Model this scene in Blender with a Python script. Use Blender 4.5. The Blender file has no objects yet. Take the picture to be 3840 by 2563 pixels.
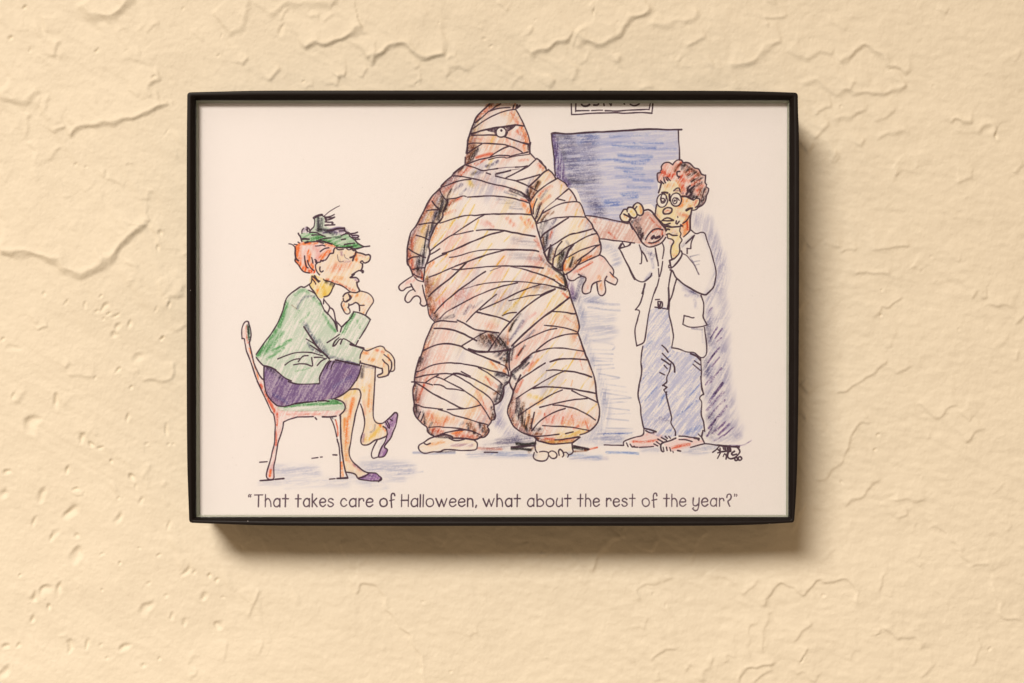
import bpy, math
import numpy as np

# ------------------------------------------------------------------ camera, world, lamp
SC = bpy.context.scene
COL = SC.collection
PX = 0.08e-3            # metres per photograph pixel at the front of the frame
ZF = 0.5                # camera to frame front
DEPTH = 0.025           # frame front to wall
TILT = math.radians(1.0)
CAM_Y = -(ZF + DEPTH)

cam_data = bpy.data.cameras.new('camera')
cam_data.sensor_width = 36.0
cam_data.lens = 36.0 * ZF / (3840 * PX)
cam_data.clip_start = 0.02
cam_data.clip_end = 50.0
cam_data.dof.use_dof = True
cam_data.dof.focus_distance = ZF + 0.002
cam_data.dof.aperture_fstop = 5.4
cam = bpy.data.objects.new('camera', cam_data)
cam.location = (0, CAM_Y, 0)
cam.rotation_euler = (math.pi / 2, 0, 0)
COL.objects.link(cam)
SC.camera = cam

world = bpy.data.worlds.new('World')
SC.world = world
world.use_nodes = True
bg = world.node_tree.nodes['Background']
bg.inputs['Color'].default_value = (1.0, 0.70, 0.43, 1)
bg.inputs['Strength'].default_value = 0.335

lamp_data = bpy.data.lights.new('ceiling_lamp', 'AREA')
lamp_data.shape = 'ELLIPSE'
lamp_data.size = 1.05
lamp_data.size_y = 2.0
lamp_data.energy = 281.0
lamp_data.color = (1.0, 0.90, 0.785)
lamp = bpy.data.objects.new('ceiling_lamp', lamp_data)
lamp.location = (-0.90, -2.44, 1.31)
lamp.rotation_euler = (math.radians(-10), 0, 0)      # a ceiling fitting, facing down
COL.objects.link(lamp)

SC.view_settings.view_transform = 'Standard'
SC.view_settings.look = 'None'
SC.view_settings.exposure = 0.0
SC.view_settings.gamma = 1.0

# ------------------------------------------------------------------ helpers
CA, SA = math.cos(TILT), math.sin(TILT)
CX, CY, CZ = (1848.5 - 1920) * PX, -DEPTH, (1281.5 - 1156.5) * PX


def to_frame(u, v, yl):
    """photograph measure -> frame-local (x, z) on the plane yl behind the frame front"""
    u = np.asarray(u, float); v = np.asarray(v, float)
    dx = (u - 1920) * PX / ZF
    dz = (1281.5 - v) * PX / ZF
    oy, oz = CAM_Y - CY, -CZ
    t = (yl - (oy * CA + oz * SA)) / (CA + dz * SA)
    X = t * dx - CX
    Y = oy + t
    Z = oz + t * dz
    return X, -Y * SA + Z * CA


def smooth_line(p, closed=False, step=7.0):
    p = np.asarray(p, float)
    if len(p) < 3:
        n = max(2, int(np.hypot(*(p[-1] - p[0])) / step) + 1)
        t = np.linspace(0, 1, n)[:, None]
        return p[0] * (1 - t) + p[-1] * t
    if closed:
        q = np.vstack([p[-1], p, p[0], p[1]])
    else:
        q = np.vstack([2 * p[0] - p[1], p, 2 * p[-1] - p[-2]])
    out = []
    for i in range(1, len(q) - 2):
        a, b, c, d = q[i - 1], q[i], q[i + 1], q[i + 2]
        n = max(2, int(np.hypot(*(c - b)) / step) + 1)
        t = np.linspace(0, 1, n, endpoint=False)[:, None]
        out.append(0.5 * (2 * b + (c - a) * t + (2 * a - 5 * b + 4 * c - d) * t ** 2 + (3 * b - a - 3 * c + d) * t ** 3))
    out.append(q[-2][None])
    return np.vstack(out)


RNG = np.random.default_rng(7)


def noise_field(h, w, ang, along, across, seed):
    """gaussian-filtered white noise, mean 0 std 1; ang in degrees, anticlockwise from +x"""
    n = np.random.default_rng(seed).standard_normal((h, w)).astype(np.float32)
    F = np.fft.rfft2(n)
    fy = np.fft.fftfreq(h)[:, None]; fx = np.fft.rfftfreq(w)[None, :]
    c, s = math.cos(math.radians(ang)), math.sin(math.radians(ang))
    fa = fx * c - fy * s
    fb = fx * s + fy * c
    F *= np.exp(-2 * math.pi ** 2 * ((fa * along) ** 2 + (fb * across) ** 2))
    r = np.fft.irfft2(F, (h, w)).astype(np.float32)
    return (r - r.mean()) / r.std()


def sstep(a, b, x):
    t = np.clip((x - a) / (b - a), 0, 1)
    return t * t * (3 - 2 * t)

# ------------------------------------------------------------------ the printed cartoon
CW, CH = 2250, 1613           # print canvas, 0.08 mm per cell
PRINT_Y = 0.0046
TILE = {'A': (1060, 750, 5.593), 'B': (880, 1030, 3.915), 'C': (880, 1430, 3.915), 'D': (1700, 370, 5.593),
        'E': (1480, 600, 3.915), 'F': (1960, 600, 5.593), 'G': (1960, 860, 5.593), 'H': (1480, 960, 3.915),
        'I': (1880, 1060, 5.22), 'J': (1500, 1340, 3.915), 'K': (1840, 1340, 3.915), 'L': (2060, 370, 3.915),
        'M': (2300, 580, 5.593), 'N': (2280, 800, 5.22), 'O': (2260, 1080, 3.915), 'P': (2260, 1360, 3.915),
        'R': (2540, 1650, 5.6), 'S': (0, 0, 1.0)}
PAPER = np.array([247, 230, 215], np.float32)


def canvas_xy(u, v):
    x, z = to_frame(u, v, PRINT_Y)
    return (x + 0.09) / 0.08e-3, (0.0645 - z) / 0.08e-3


def parse(words):
    """'D 760,110 690,180! E 3,4' -> list of point runs on the canvas, split at '!' corners"""
    runs, cur, t = [], [], TILE['S']
    for w in words:
        if w in TILE:
            t = TILE[w]; continue
        corner = w.endswith('!')
        x, y = w.rstrip('!').split(',')
        u, v = t[0] + float(x) / t[2], t[1] + float(y) / t[2]
        cx, cy = canvas_xy(u, v)
        cur.append((float(cx), float(cy)))
        if corner:
            runs.append(cur); cur = [cur[-1]]
    if len(cur) > 1 or not runs:
        runs.append(cur)
    return runs


def seg_max(buf, p, rad, fn, x0=0, y0=0):
    H, W = buf.shape
    for i in range(len(p) - 1):
        ax, ay = p[i]; bx, by = p[i + 1]
        r = rad[i]
        xa = max(int(min(ax, bx) - r - 2) - x0, 0); xb = min(int(max(ax, bx) + r + 3) - x0, W)
        ya = max(int(min(ay, by) - r - 2) - y0, 0); yb = min(int(max(ay, by) + r + 3) - y0, H)
        if xa >= xb or ya >= yb:
            continue
        X = np.arange(xa, xb, dtype=np.float32)[None, :] + x0 - ax
        Y = np.arange(ya, yb, dtype=np.float32)[:, None] + y0 - ay
        dx, dy = bx - ax, by - ay
        L = dx * dx + dy * dy + 1e-9
        t = np.clip((X * dx + Y * dy) / L, 0, 1)
        d = np.sqrt((X - t * dx) ** 2 + (Y - t * dy) ** 2)
        s = buf[ya:yb, xa:xb]
        np.maximum(s, fn(d, r), out=s)


def poly_mask(p):
    m = np.zeros((CH, CW + 1), np.int32)
    p = np.asarray(p)
    for (ax, ay), (bx, by) in zip(p, np.roll(p, -1, 0)):
        if ay == by:
            continue
        if ay > by:
            ax, ay, bx, by = bx, by, ax, ay
        y = np.arange(max(int(math.ceil(ay)), 0), min(int(math.ceil(by)), CH))
        if not len(y):
            continue
        x = np.clip(np.ceil(ax + (y - ay) * (bx - ax) / (by - ay)), 0, CW).astype(int)
        np.add.at(m, (y, x), 1)
    return (np.cumsum(m, 1)[:, :CW] % 2).astype(np.float32)


def paint_print():
    rel = np.ones((CH, CW, 3), np.float32)
    grain = noise_field(CH, CW, 0, 1.3, 1.3, 3)
    hatch = {}

    def hat(ang):
        if ang not in hatch:
            f = 0.7 * noise_field(CH, CW, ang, 26, 2.1, 100 + ang) + 0.4 * noise_field(CH, CW, ang + 7, 12, 1.4, 300 + ang) + 0.45 * grain
            hatch[ang] = np.clip(0.5 + 0.36 * f, 0, 1)
        return hatch[ang]

    def lay(mask, sl, col, a, ang, con):
        if col == 'w':
            al = (a * mask)[..., None]
            rel[sl] += (1 - rel[sl]) * al
            return
        c = np.minimum(np.array(COLOURS[col], np.float32) / PAPER, 1.0)
        h = hat(ang)[sl]
        al = np.clip(a * mask * ((1 - con) + con * 2.0 * h), 0, 0.97)[..., None]
        rel[sl] *= (1 - al + al * c)

    full = (slice(0, CH), slice(0, CW))
    masks = {}
    for line in FILLS.strip().splitlines():
        w = line.split()
        if not w or w[0] == '#':
            continue
        name, col, a, ang, con = w[0], w[1], float(w[2]), int(w[3]), float(w[4])
        runs = parse(w[5:])
        if len(runs) == 1:
            p = smooth_line(runs[0], True, 10)
        else:
            p = np.vstack([smooth_line(r_, False, 10) for r_ in runs])
        m = poly_mask(p)
        if name not in masks:
            masks[name] = m
        if a > 0:
            sl = (slice(max(int(p[:, 1].min()) - 2, 0), int(p[:, 1].max()) + 3), slice(max(int(p[:, 0].min()) - 2, 0), int(p[:, 0].max()) + 3))
            lay(m[sl], sl, col, a, ang, con)
        if name == 'mummy':
            F = np.fft.rfft2(m)
            fy = np.fft.fftfreq(CH)[:, None]; fx = np.fft.rfftfreq(CW)[None, :]
            soft = np.fft.irfft2(F * np.exp(-2 * math.pi ** 2 * 24.0 ** 2 * (fx ** 2 + fy ** 2)), (CH, CW)).astype(np.float32)
            rim = m * np.clip(1 - 1.0 * np.roll(soft, 22, 1), 0, 1)
            lay(rim ** 1.3, full, 'r', 0.36, 65, 1.0)
            lay(rim ** 1.7, full, 'g', 0.62, 70, 1.0)
            lay(m * np.clip(1 - soft, 0, 1) ** 1.5, full, 'o', 0.5, 60, 1.0)
            blot = sstep(-0.5, 1.6, noise_field(CH, CW, 60, 40, 22, 51))
            lay(m * blot, full, 'r', 0.13, 60, 1.0)
            blot = sstep(0.0, 1.8, noise_field(CH, CW, 60, 60, 25, 52))
            lay(m * blot, full, 'y', 0.2, 60, 1.0)
            blot = sstep(0.4, 2.0, noise_field(CH, CW, 70, 50, 25, 53))
            lay(m * blot, full, 'l', 0.3, 65, 1.0)
    for line in BRUSH.strip().splitlines():
        w = line.split()
        if not w or w[0] == '#':
            continue
        clip, col, wid, a, ang = w[0], w[1], float(w[2]), float(w[3]), int(w[4])
        if clip == 'mummy' and col in 'rOo':
            a *= 0.8
        if clip == 'window' and col == 'b':
            a *= 0.72
        if clip == 'window' and col in 'kg':
            a *= 0.5 if col == 'k' else 0.95
        if clip == 'dface' and col in 'Or':
            a *= 0.65
        for run in parse(w[5:]):
            if len(run) == 1:
                run = [run[0], (run[0][0] + 3, run[0][1])]
            p = smooth_line(run, False, 9)
            big = wid >= 9
            r = wid * (0.88 if big else 0.66)
            x0 = max(int(p[:, 0].min() - r - 3), 0); x1 = min(int(p[:, 0].max() + r + 4), CW)
            y0 = max(int(p[:, 1].min() - r - 3), 0); y1 = min(int(p[:, 1].max() + r + 4), CH)
            if x1 <= x0 or y1 <= y0:
                continue
            buf = np.zeros((y1 - y0, x1 - x0), np.float32)
            seg_max(buf, p, [r] * len(p), (lambda d, rr: 1 - sstep(0.0, rr, d)) if big else (lambda d, rr: 1 - sstep(rr * 0.25, rr, d)), x0, y0)
            sl = (slice(y0, y1), slice(x0, x1))
            if clip != '-':
                if clip[0] == '~':
                    buf *= 1 - masks[clip[1:]][sl]
                else:
                    buf *= masks[clip][sl]
            lay(buf, sl, col, a * (0.92 if big else 0.85), ang, 0.8)
    # ink
    ink = np.zeros((CH, CW), np.float32)

    def stroke(p, wid, strength=1.0):
        n = len(p)
        wob = np.interp(np.arange(n), np.arange(0, n + 4, 4), RNG.uniform(0.78, 1.18, len(np.arange(0, n + 4, 4))))
        jig = np.interp(np.arange(n), np.arange(0, n + 3, 3), RNG.normal(0, 0.8, len(np.arange(0, n + 3, 3))))
        p = p + np.stack([jig, -jig], 1) * 0.5
        seg_max(ink, p, wid * 0.50 * wob, lambda d, r: strength * np.clip(r + 0.6 - d, 0, 1))

    for line in INK.strip().splitlines():
        line = line.strip()
        if not line or line[0] == '#':
            continue
        tl, rest = line.split(None, 1)
        for part in rest.split(';'):
            w = part.split()
            if not w:
                continue
            wid, stg = 5.0, 0.93
            closed = False
            while w and (w[0][0] in 'wtc') and ',' not in w[0]:
                if w[0][0] == 'w':
                    wid = float(w[0][1:])
                elif w[0][0] == 't':
                    stg = float(w[0][1:])
                else:
                    closed = True
                w = w[1:]
            for run in parse([tl] + w):
                stroke(smooth_line(run, closed), wid, stg)
    for e in ELLIPSES.strip().splitlines():
        w = e.split()
        t = TILE[w[0]]; ex, ey, rx, ry, rot, wid = map(float, w[1:7])
        k = np.linspace(0, 2 * math.pi, 40)
        c, s = math.cos(math.radians(rot)), math.sin(math.radians(rot))
        X = ex + rx * np.cos(k) * c - ry * np.sin(k) * s
        Y = ey + rx * np.cos(k) * s + ry * np.sin(k) * c
        x, y = canvas_xy(t[0] + X / t[2], t[1] + Y / t[2])
        p = np.stack([x, y], 1)
        if wid < 0:
            ink = np.maximum(ink, poly_mask(p) * 0.95)
        elif wid == 0:
            ink *= 1 - poly_mask(p)
        else:
            stroke(p, wid, 0.93)
    for words in BLACKS.strip().splitlines():
        pts = [q for run in parse(words.split()) for q in run]
        ink = np.maximum(ink, poly_mask(pts) * np.clip(0.80 + 0.12 * grain, 0, 0.95))
    # caption lettering, drawn stroke by stroke
    for wd in CAPTION.strip().splitlines():
        txt, xs, xe, tone = wd.split()
        xs, xe = float(xs), float(xe)
        adv, items = 0.0, []
        for ch in txt:
            gw, st = GLYPH[ch]
            items.append((adv, st)); adv += gw + 0.30
        adv -= 0.30
        sx = (xe - xs) / adv
        for off, st in items:
            for s_ in st.split(';'):
                q = np.array([[float(k) for k in z.split(',')] for z in s_.split()])
                base = 1900.5 - (q[:, 0] * 0 + (xs - 929) * 0.0009)
                x, y = canvas_xy(xs + 2.5 + (off + q[:, 0]) * (sx - 4 / adv), base - q[:, 1] * 30.5)
                pts = np.stack([x, y], 1)
                stroke(pts if len(q) == 2 or 'T' in txt[:0] else smooth_line(pts, False, 5), 3.4 if txt in '“”' else 5.0, min(float(tone) + 0.1, 0.95))
    inkc = np.array([50, 24, 44], np.float32) / PAPER
    al = (ink * np.clip(0.96 + 0.05 * grain, 0, 1))[..., None]
    rel = rel * (1 - al) + inkc * al
    # faint specks and paper tooth
    rel *= (1 + 0.006 * grain)[..., None]
    for _ in range(26):
        x, y = int(RNG.uniform(20, CW - 20)), int(RNG.uniform(20, CH - 20))
        rel[y:y + 3, x:x + 3] *= 0.86
    return np.clip(rel, 0, 1)

COLOURS = {'k': (70, 62, 74), 'g': (134, 124, 142), 'l': (186, 174, 186), 'r': (226, 104, 74), 'o': (238, 156, 92),
           'y': (242, 206, 120), 'p': (236, 190, 172), 'b': (134, 152, 192), 'v': (116, 84, 128), 'n': (138, 88, 62),
           'G': (100, 164, 100), 'L': (200, 206, 180), 'd': (60, 90, 72), 'P': (240, 188, 176), 's': (243, 212, 176),
           'O': (246, 130, 62), 'B': (194, 187, 202), 'm': (150, 100, 150), 'w': (247, 230, 215), 'c': (244, 216, 160),
           'f': (240, 216, 200), 'R': (222, 172, 154), 'W': (184, 178, 190), 'K': (40, 36, 40)}
INK = '''
A w3 t.8 880,330 970,250 1100,170 1190,125
A 800,310 830,310 850,345 880,335; w8 655,375 700,345 760,322 820,312; 655,370 670,430 665,500 655,560 615,600 580,640 565,660
A 400,705 400,660 415,620 440,598; 505,575 520,640 530,660; 510,580 550,600 570,640 565,690; 490,620 520,655
A 575,680 650,680 720,690 780,720 830,745 885,765; 610,740 700,730 795,735; 325,700 340,740 365,770 380,800 390,840 400,870
A 390,825 450,805 500,815 555,825; 400,830 460,825 540,830; 465,905 500,885 520,870 560,880 640,875 700,870 760,880 800,895 850,910; w7 470,898 530,882
A w6 715,850 790,860 880,880 960,905 1030,925; 770,835 850,815 920,800 1010,795
A 885,360 960,355 1020,340 1075,310; 880,380 960,375 1040,375 1085,360; w6 890,420 940,420 1010,400 1085,360; 890,460 950,465 1010,465 1040,465 1050,490 1030,500; w6 885,535 950,525 1030,525 1090,520; w6 900,390 910,430 920,460
A w7 935,640 1030,635 1100,615 1180,600 1270,595; w6 1290,590 1300,630 1290,645 1180,655; w6 1290,640 1330,670 1390,690 1400,710 1490,705 1565,680; 1225,750 1300,720 1340,715; w6 1320,705 1390,710 1410,760 1470,800 1520,850 1560,900 1620,940 1680,970 1720,980 1820,968
A 1430,730 1470,750 1520,740 1580,745 1590,770 1560,790 1510,790 1460,780; 1510,825 1560,830 1610,830 1580,810
A w6 1130,990 1200,1000 1300,1005 1400,1000 1500,1020 1560,1020 1640,1000 1700,980; 1340,1010 1350,1030 1380,1050 1440,1030 1500,1020; 1340,1015 1400,990 1470,975; 1230,835 1315,820; 1290,940 1400,920 1505,905
A 1120,1000 1140,1030 1180,1045 1270,1035; w7 1460,1040 1490,1062 1500,1040
A 1520,1045 1535,1085 1570,1110 1620,1115 1690,1135 1740,1155 1800,1145 1835,1170 1835,1220 1810,1280 1770,1310 1720,1325 1690,1310 1670,1280 1640,1290 1635,1310 1655,1330
A w6 1535,1085 1520,1150 1490,1200 1470,1270; w7 1415,1210 1460,1200 1490,1180
A w6 1675,1340 1670,1400 1655,1450 1640,1470; w10 1640,1480 1680,1490 1675,1515; w6 1640,1490 1600,1485 1550,1505 1500,1540 1455,1570
A 125,925 170,930 220,955 255,990; 240,930 300,940; 320,885 350,905; w6 255,985 265,1050 260,1110 265,1180 280,1230 330,1270; 265,1235 255,1280 290,1330 340,1390 380,1450 430,1500 490,1520 560,1530
A 455,1180 460,1260 475,1340 495,1400 530,1425; 525,1270 535,1340 565,1400 610,1450 650,1480; 605,1210 620,1260 630,1325
A 670,1255 700,1270 720,1310 790,1300 800,1270 830,1285 850,1270 890,1265 930,1220 980,1140 1010,1120 1060,1115 1070,1050 1100,1005 1130,990
A 720,1325 690,1360 690,1420 710,1490 740,1540 770,1570; w8 800,1275 850,1275; 690,1290 700,1320 720,1320; 780,1410 775,1460 790,1500 820,1510 845,1490
A w3 t.5 1150,1150 1160,1250 1200,1300 1270,1290; w3 t.4 1290,1150 1310,1210 1380,1240
A 690,965 760,960 830,945 885,965; 785,1085 830,1050 890,1015 965,1005
B 1135,20 1130,80 1120,120 1090,145 1020,185 965,180 890,230 820,280 765,340 735,420 710,510 670,620 620,730 540,860 440,990 370,1090 315,1170
B 1095,150 1120,200 1170,260 1220,340 1260,390 1275,435 1300,490 1320,530 1380,590 1450,670 1480,740 1510,830; 1085,230 1140,255 1180,280; w7 1320,530 1370,580
B 1305,65 1320,85 1400,105 1470,135 1560,160 1630,200 1690,250 1740,265 1790,265 1830,240
B w6 1750,0 1700,40! 1780,45 1815,70 1825,100 1790,115! 1800,170 1830,225 1830,245
B 1470,135 1440,190 1410,260 1370,310 1310,330; 1140,20 1180,60 1230,110; 1135,60 1180,110 1190,140; w6 1170,20 1210,80 1250,95
B 1300,430 1305,360! 1340,410 1390,480 1365,560; 1390,485 1450,525 1480,680; 1480,680 1570,770; 1470,690 1500,740 1505,825
B 1570,770 1640,700 1700,640 1745,545! 1830,565 1920,600 1990,660! 1940,760 1880,860 1830,940; 1810,970 1780,1030; 1570,770 1550,840; w6 1570,770 1640,700
B 1540,875 1450,940 1355,1000; 1530,925 1470,980 1440,1050 1480,1030 1530,960 1560,945; 1550,1020 1580,950 1620,950 1700,1000 1760,1035 1840,1070 1895,1080; w8 1700,1022 1790,1055 1890,1082
B 1830,240 1900,255 1970,280 2020,340 2035,400 1990,470 1940,550 1920,600; 1690,260 1620,280 1590,320; 1590,350 1600,390 1640,400 1690,350 1670,290; 1580,395 1560,440 1580,500 1610,550 1650,580 1690,560 1685,510 1660,480
B 1675,450 1730,435 1775,410 1820,440 1830,490 1830,535; 1830,450 1900,450; 1675,430 1675,470; w8 1685,310 1705,335 1690,360; w7 1640,395 1680,370
B 1895,1085 1870,1130 1845,1180 1835,1230; w7 1015,765 1080,870 1150,980 1230,1080 1300,1150 1390,1235; 1050,945 1100,970 1190,1030; w6 1110,1040 1190,1090 1270,1140
B w7 1480,1255 1600,1280 1700,1305 1830,1325; 1830,1325 1845,1270
B 1900,1100 1940,1120 2010,1095 2080,1065 2140,1050 2190,1070 2210,1110 2270,1150 2320,1200 2345,1260 2345,1320 2345,1390 2320,1420 2280,1420; w6 1850,1300 1940,1320 2050,1350 2160,1380; 2160,1380 2170,1440 2130,1465 2095,1480 2110,1510 2190,1500 2240,1480 2260,1440 2260,1380 2250,1330 2200,1290 2170,1250; 2190,1175 2260,1230 2300,1290 2300,1370 2280,1420 2250,1480
B 315,1220 360,1280 430,1340 520,1360 580,1390 640,1440 700,1490 760,1530 830,1560; w6 430,1340 520,1360 600,1400; 1240,1560 1245,1500 1290,1410 1340,1320 1390,1265
B 630,1240 750,1190 880,1150 1000,1138 1120,1145 1220,1175 1290,1195; 735,1330 800,1280 880,1245 960,1235; 930,1280 1000,1200 1075,1190; 865,1325 960,1310 1050,1315 1140,1340 1130,1220; 1170,1215 1260,1215 1340,1235! 1270,1270 1210,1335
B 1350,1380 1370,1320 1410,1270; 1410,1390 1430,1330 1460,1280; 1860,1330 1830,1450 1780,1560; 2065,1360 2060,1450 2055,1560
B 205,720 195,695 165,690 130,720 105,800 100,870 105,940! 140,945 150,1020 180,1140 230,1270 280,1420 330,1560; 205,720 230,800 240,880 225,960 215,1010 240,1110 265,1230 300,1350 350,1460 400,1530 430,1545; 430,1340 425,1440 430,1560
C 430,0 440,90 470,190 530,280 590,340 640,365 740,370 820,350 900,325 1020,310 1150,300; 1180,295 1200,295; 1230,290 1340,285 1380,295; 1420,260 1460,255 1560,210 1660,140 1730,60 1770,0
C 790,5 870,30 950,42 1100,42 1240,35! 1245,0
C 1660,140 1700,120 1815,115 1845,170 1850,210 1835,280 1800,390 1770,490 1750,600 1720,750 1700,900 1680,1020 1690,1110 1740,1190 1830,1270 1900,1320 1960,1345 2070,1350 2110,1385 2155,1425 2140,1460 2060,1465 1950,1455 1820,1435 1790,1390 1760,1360 1700,1345 1635,1335
C 1820,1420 1900,1400 1965,1355; w7 2150,1430 2110,1470
C 1460,260 1550,285 1600,320 1620,380 1600,440 1540,500; w6 1285,525 1400,525 1485,515; 920,525 1020,525 1150,522; 1180,535 1200,560
C 920,525 800,560 715,600! 705,680 670,800 635,900 620,1000 595,1150 575,1250 575,1420 540,1440 490,1430 465,1390 480,1300 510,1200 550,1040 580,920 590,760 590,600 570,480 540,450 500,370 440,230 380,110 330,0
C 1400,530 1440,600 1470,700 1495,820; 1500,850 1512,900; 1520,910 1540,1050 1545,1200 1550,1380 1555,1430; w6 1550,510 1555,700 1560,900 1580,1080 1600,1200 1630,1340 1655,1420; w7 1500,1430 1655,1420
C 365,1190 475,1180; 1135,1130 1220,1120; 1260,1112 1285,1110; w6 1440,1083 1495,1085; w7 370,1462 570,1440; w6 595,1440 720,1428; 1390,1438 1470,1432
C 2055,0 2045,200 2030,450 2045,560 2085,610 2160,620 2210,590 2290,520 2349,462 2385,480 2385,530 2365,640 2330,730 2290,830 2220,920 2195,970 2240,1010 2200,1095 2140,1115 2110,1100 2150,980 2200,900 2230,810
C 1845,335 1890,480 1905,600 1890,720 1860,810 1850,880 1870,930 1920,940 1980,920 2060,865 2150,840 2230,800 2240,740 2220,690 2180,665; 2210,600 2240,650 2265,695 2270,660 2240,590; 2280,560 2310,580; 2090,870 2040,960 2010,1040 2005,1090 2030,1130 2110,1110
D w6 760,110 690,180 600,260 510,350 460,430 430,510 390,600 360,690 330,790 300,880 300,960 285,1050 270,1140; w8 300,880 295,960 285,1150; 290,1130 290,1160; 250,1230 245,1380
D 1300,220 1370,330 1440,470 1490,580 1540,690 1580,820 1605,930; w7 1605,930 1600,1010 1605,1150; w7 1320,195 1335,140; w8 1335,195 1390,150; 1270,140 1250,200
D 470,500 560,430 660,340 745,260; 760,260 830,210 900,160 990,110; 750,265 900,215 1040,195 1190,190; 440,610 560,520 700,430 850,350 1000,290 1150,245 1310,225; w7 t.7 470,500 560,420
D w7 380,740 470,710 600,670 750,640 900,610 1080,590 1200,570 1340,555 1480,575; 380,770 480,765 620,770 760,765 900,775 1000,800 1080,805 1200,840 1330,890 1450,930 1600,970; w8 1450,932 1600,968
D w6 1135,700 1110,760 1075,800; 320,950 420,935 600,935 780,945 1000,955 1150,990 1280,1030 1400,1090 1460,1140; 290,1150 390,1080 500,1010 600,950; 760,1230 850,1160 980,1080 1080,1030 1150,1005
D 250,1385 400,1330 560,1275 740,1240 880,1200 1000,1190 1170,1200 1180,1215 1300,1180 1450,1150 1560,1120; w4 740,1280 900,1240 1070,1230 1100,1250 1300,1210 1480,1185 1590,1170
D 250,1385 350,1420 470,1460 610,1510 750,1495 930,1465; w3 t.6 930,1465 1100,1445 1280,1440; 1300,1440 1420,1430 1550,1410; w4 900,1566 1050,1540 1200,1500; w3 t.5 1200,1500 1380,1475
D 1620,1160 1690,1230 1720,1260; 1300,1566 1450,1490 1570,1420 1690,1310 1750,1255! 1830,1320 1910,1420 1945,1490 1940,1520; 250,1385 160,1440 80,1500 0,1566
E 1030,70 950,130 880,190 840,235 920,235 970,245; 840,235 760,300 685,375 685,400; 970,240 1100,265 1250,300 1400,345 1600,390 1750,430 1850,470; w7 1850,470 1950,540 2000,590; 685,400 800,360 900,320 1010,295 1120,285
E w6 670,420 600,480 550,530 490,620 430,740 370,860 310,970 240,1060 210,1160 190,1270 180,1400 185,1520 215,1566; 655,420 690,510 770,605; 545,610 610,690 680,760; 465,750 540,735 630,730
E w6 775,580 760,660 710,760 705,830 660,900 610,950 560,1050 530,1120 505,1200 500,1280 515,1350 500,1430 460,1530; 355,950 450,935 540,925 625,935; 315,1105 400,1130 510,1180; 190,1300 300,1370 450,1435; 190,1470 260,1430 350,1415
E 780,575 900,560 1000,530 1045,540; 1070,545 1200,540 1350,530 1500,535 1650,550 1800,580 1900,610 1980,635; 1345,190 1405,210; 1480,210 1600,180 1700,155; 1480,235 1600,265 1750,300 1850,335 1980,395 2100,465; 1635,260 1780,190 1950,90; 1790,305 1920,275 2030,245 2125,215
E 660,930 780,890 900,850 1000,825 1110,810 1170,815 1300,800; w6 1300,800 1450,795 1650,795 1850,795 2010,810; 510,1345 600,1270 720,1180 800,1125 850,1100 980,1010 1120,920 1230,850 1310,810
E w4 830,1105 950,1085 1060,1060 1150,1040; w6 1200,1035 1300,1025 1450,1025 1580,1035 1700,1055 1900,1095 2055,1125; w6 700,1375 820,1340 950,1285 1100,1215 1250,1155 1400,1095 1500,1070 1600,1045
E 525,1385 600,1345 660,1305; w4 805,1430 950,1405 1100,1360 1250,1330 1400,1320 1600,1315; w7 1600,1318 1850,1320 2050,1330 2110,1345; 450,1540 560,1470 680,1405 760,1375; 890,1560 1000,1520 1100,1480 1250,1425 1450,1365 1620,1325
E w6 1980,640 2000,720 2010,800 2040,860 2070,920 2090,1010 2120,1110 2150,1220 2180,1310 2220,1420 2260,1500 2310,1550
F w6 130,560 300,400 430,270 540,205; 540,205 610,260 660,330 690,390; 490,215 485,160 430,100 350,20; 180,830 280,700 380,610 530,500 660,425 730,385! 830,440 900,500 930,555; 690,830 800,740 880,670 965,600! 1030,660 1090,770 1130,870; 730,825 880,855
F w3 t.6 430,1060 500,990 600,910 690,840; 410,1120 550,1040 700,960 850,905 1000,880 1160,880 1220,940 1270,1050 1310,1180; 220,1130 220,1040 250,930 300,815; w6 260,1250 310,1110 360,960; w6 280,1340 350,1220 430,1060
F 290,1340 400,1300 520,1270 650,1220 780,1205; 780,1210 950,1195 1130,1190 1310,1200; w6 430,1566 550,1480 700,1380 850,1280 960,1210; w6 1320,1200 1400,1290 1460,1370 1480,1430 1540,1500 1570,1566; 1000,1566 1150,1530 1300,1490 1450,1450; 1440,1566 1560,1540
F 1320,1170 1450,1180 1600,1205 1800,1240 2000,1290 2210,1335
G w6 440,490 490,590 530,680 620,760 640,790 720,840 800,865 840,850; 840,870 850,910 890,950 930,950; w6 860,940 890,1020 920,1100 940,1200
G w6 1500,20 1550,70 1600,170 1610,250 1640,340 1640,440 1610,540; w6 370,200 430,110 520,40 580,0; 450,490 520,410 600,350 700,290 830,200 950,130 1050,90 1150,80 1300,40 1430,5
G w6 520,650 540,540 560,440 585,330; w6 630,780 640,640 670,550 700,430 750,340 820,255; 670,580 780,500 880,410 980,350 1100,290 1250,200 1400,130 1560,90; w7 830,860 840,740 880,640 920,560 960,450 1010,380 1060,320
G 920,600 1050,530 1200,450 1350,390 1500,345 1620,325; w6 1150,660 1230,600 1350,520 1450,440 1530,370 1600,330; w6 920,930 1000,885 1080,820 1150,740 1220,640 1210,620; 1170,745 1300,680 1450,610 1610,540
G 1620,545 1700,590 1770,670 1820,745 1880,810 1910,880 1900,970 1950,1010 1985,1060 1975,1120 1940,1165 1880,1150 1800,1110 1740,1070; 1760,990 1720,1070 1725,1180 1740,1270 1720,1350 1660,1395 1600,1370 1570,1280 1555,1130; 1640,1085 1540,1110 1460,1160 1435,1240 1420,1310 1390,1335 1310,1355 1255,1330 1245,1260 1270,1160 1320,1070 1310,1010 1250,985 1170,945
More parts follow.
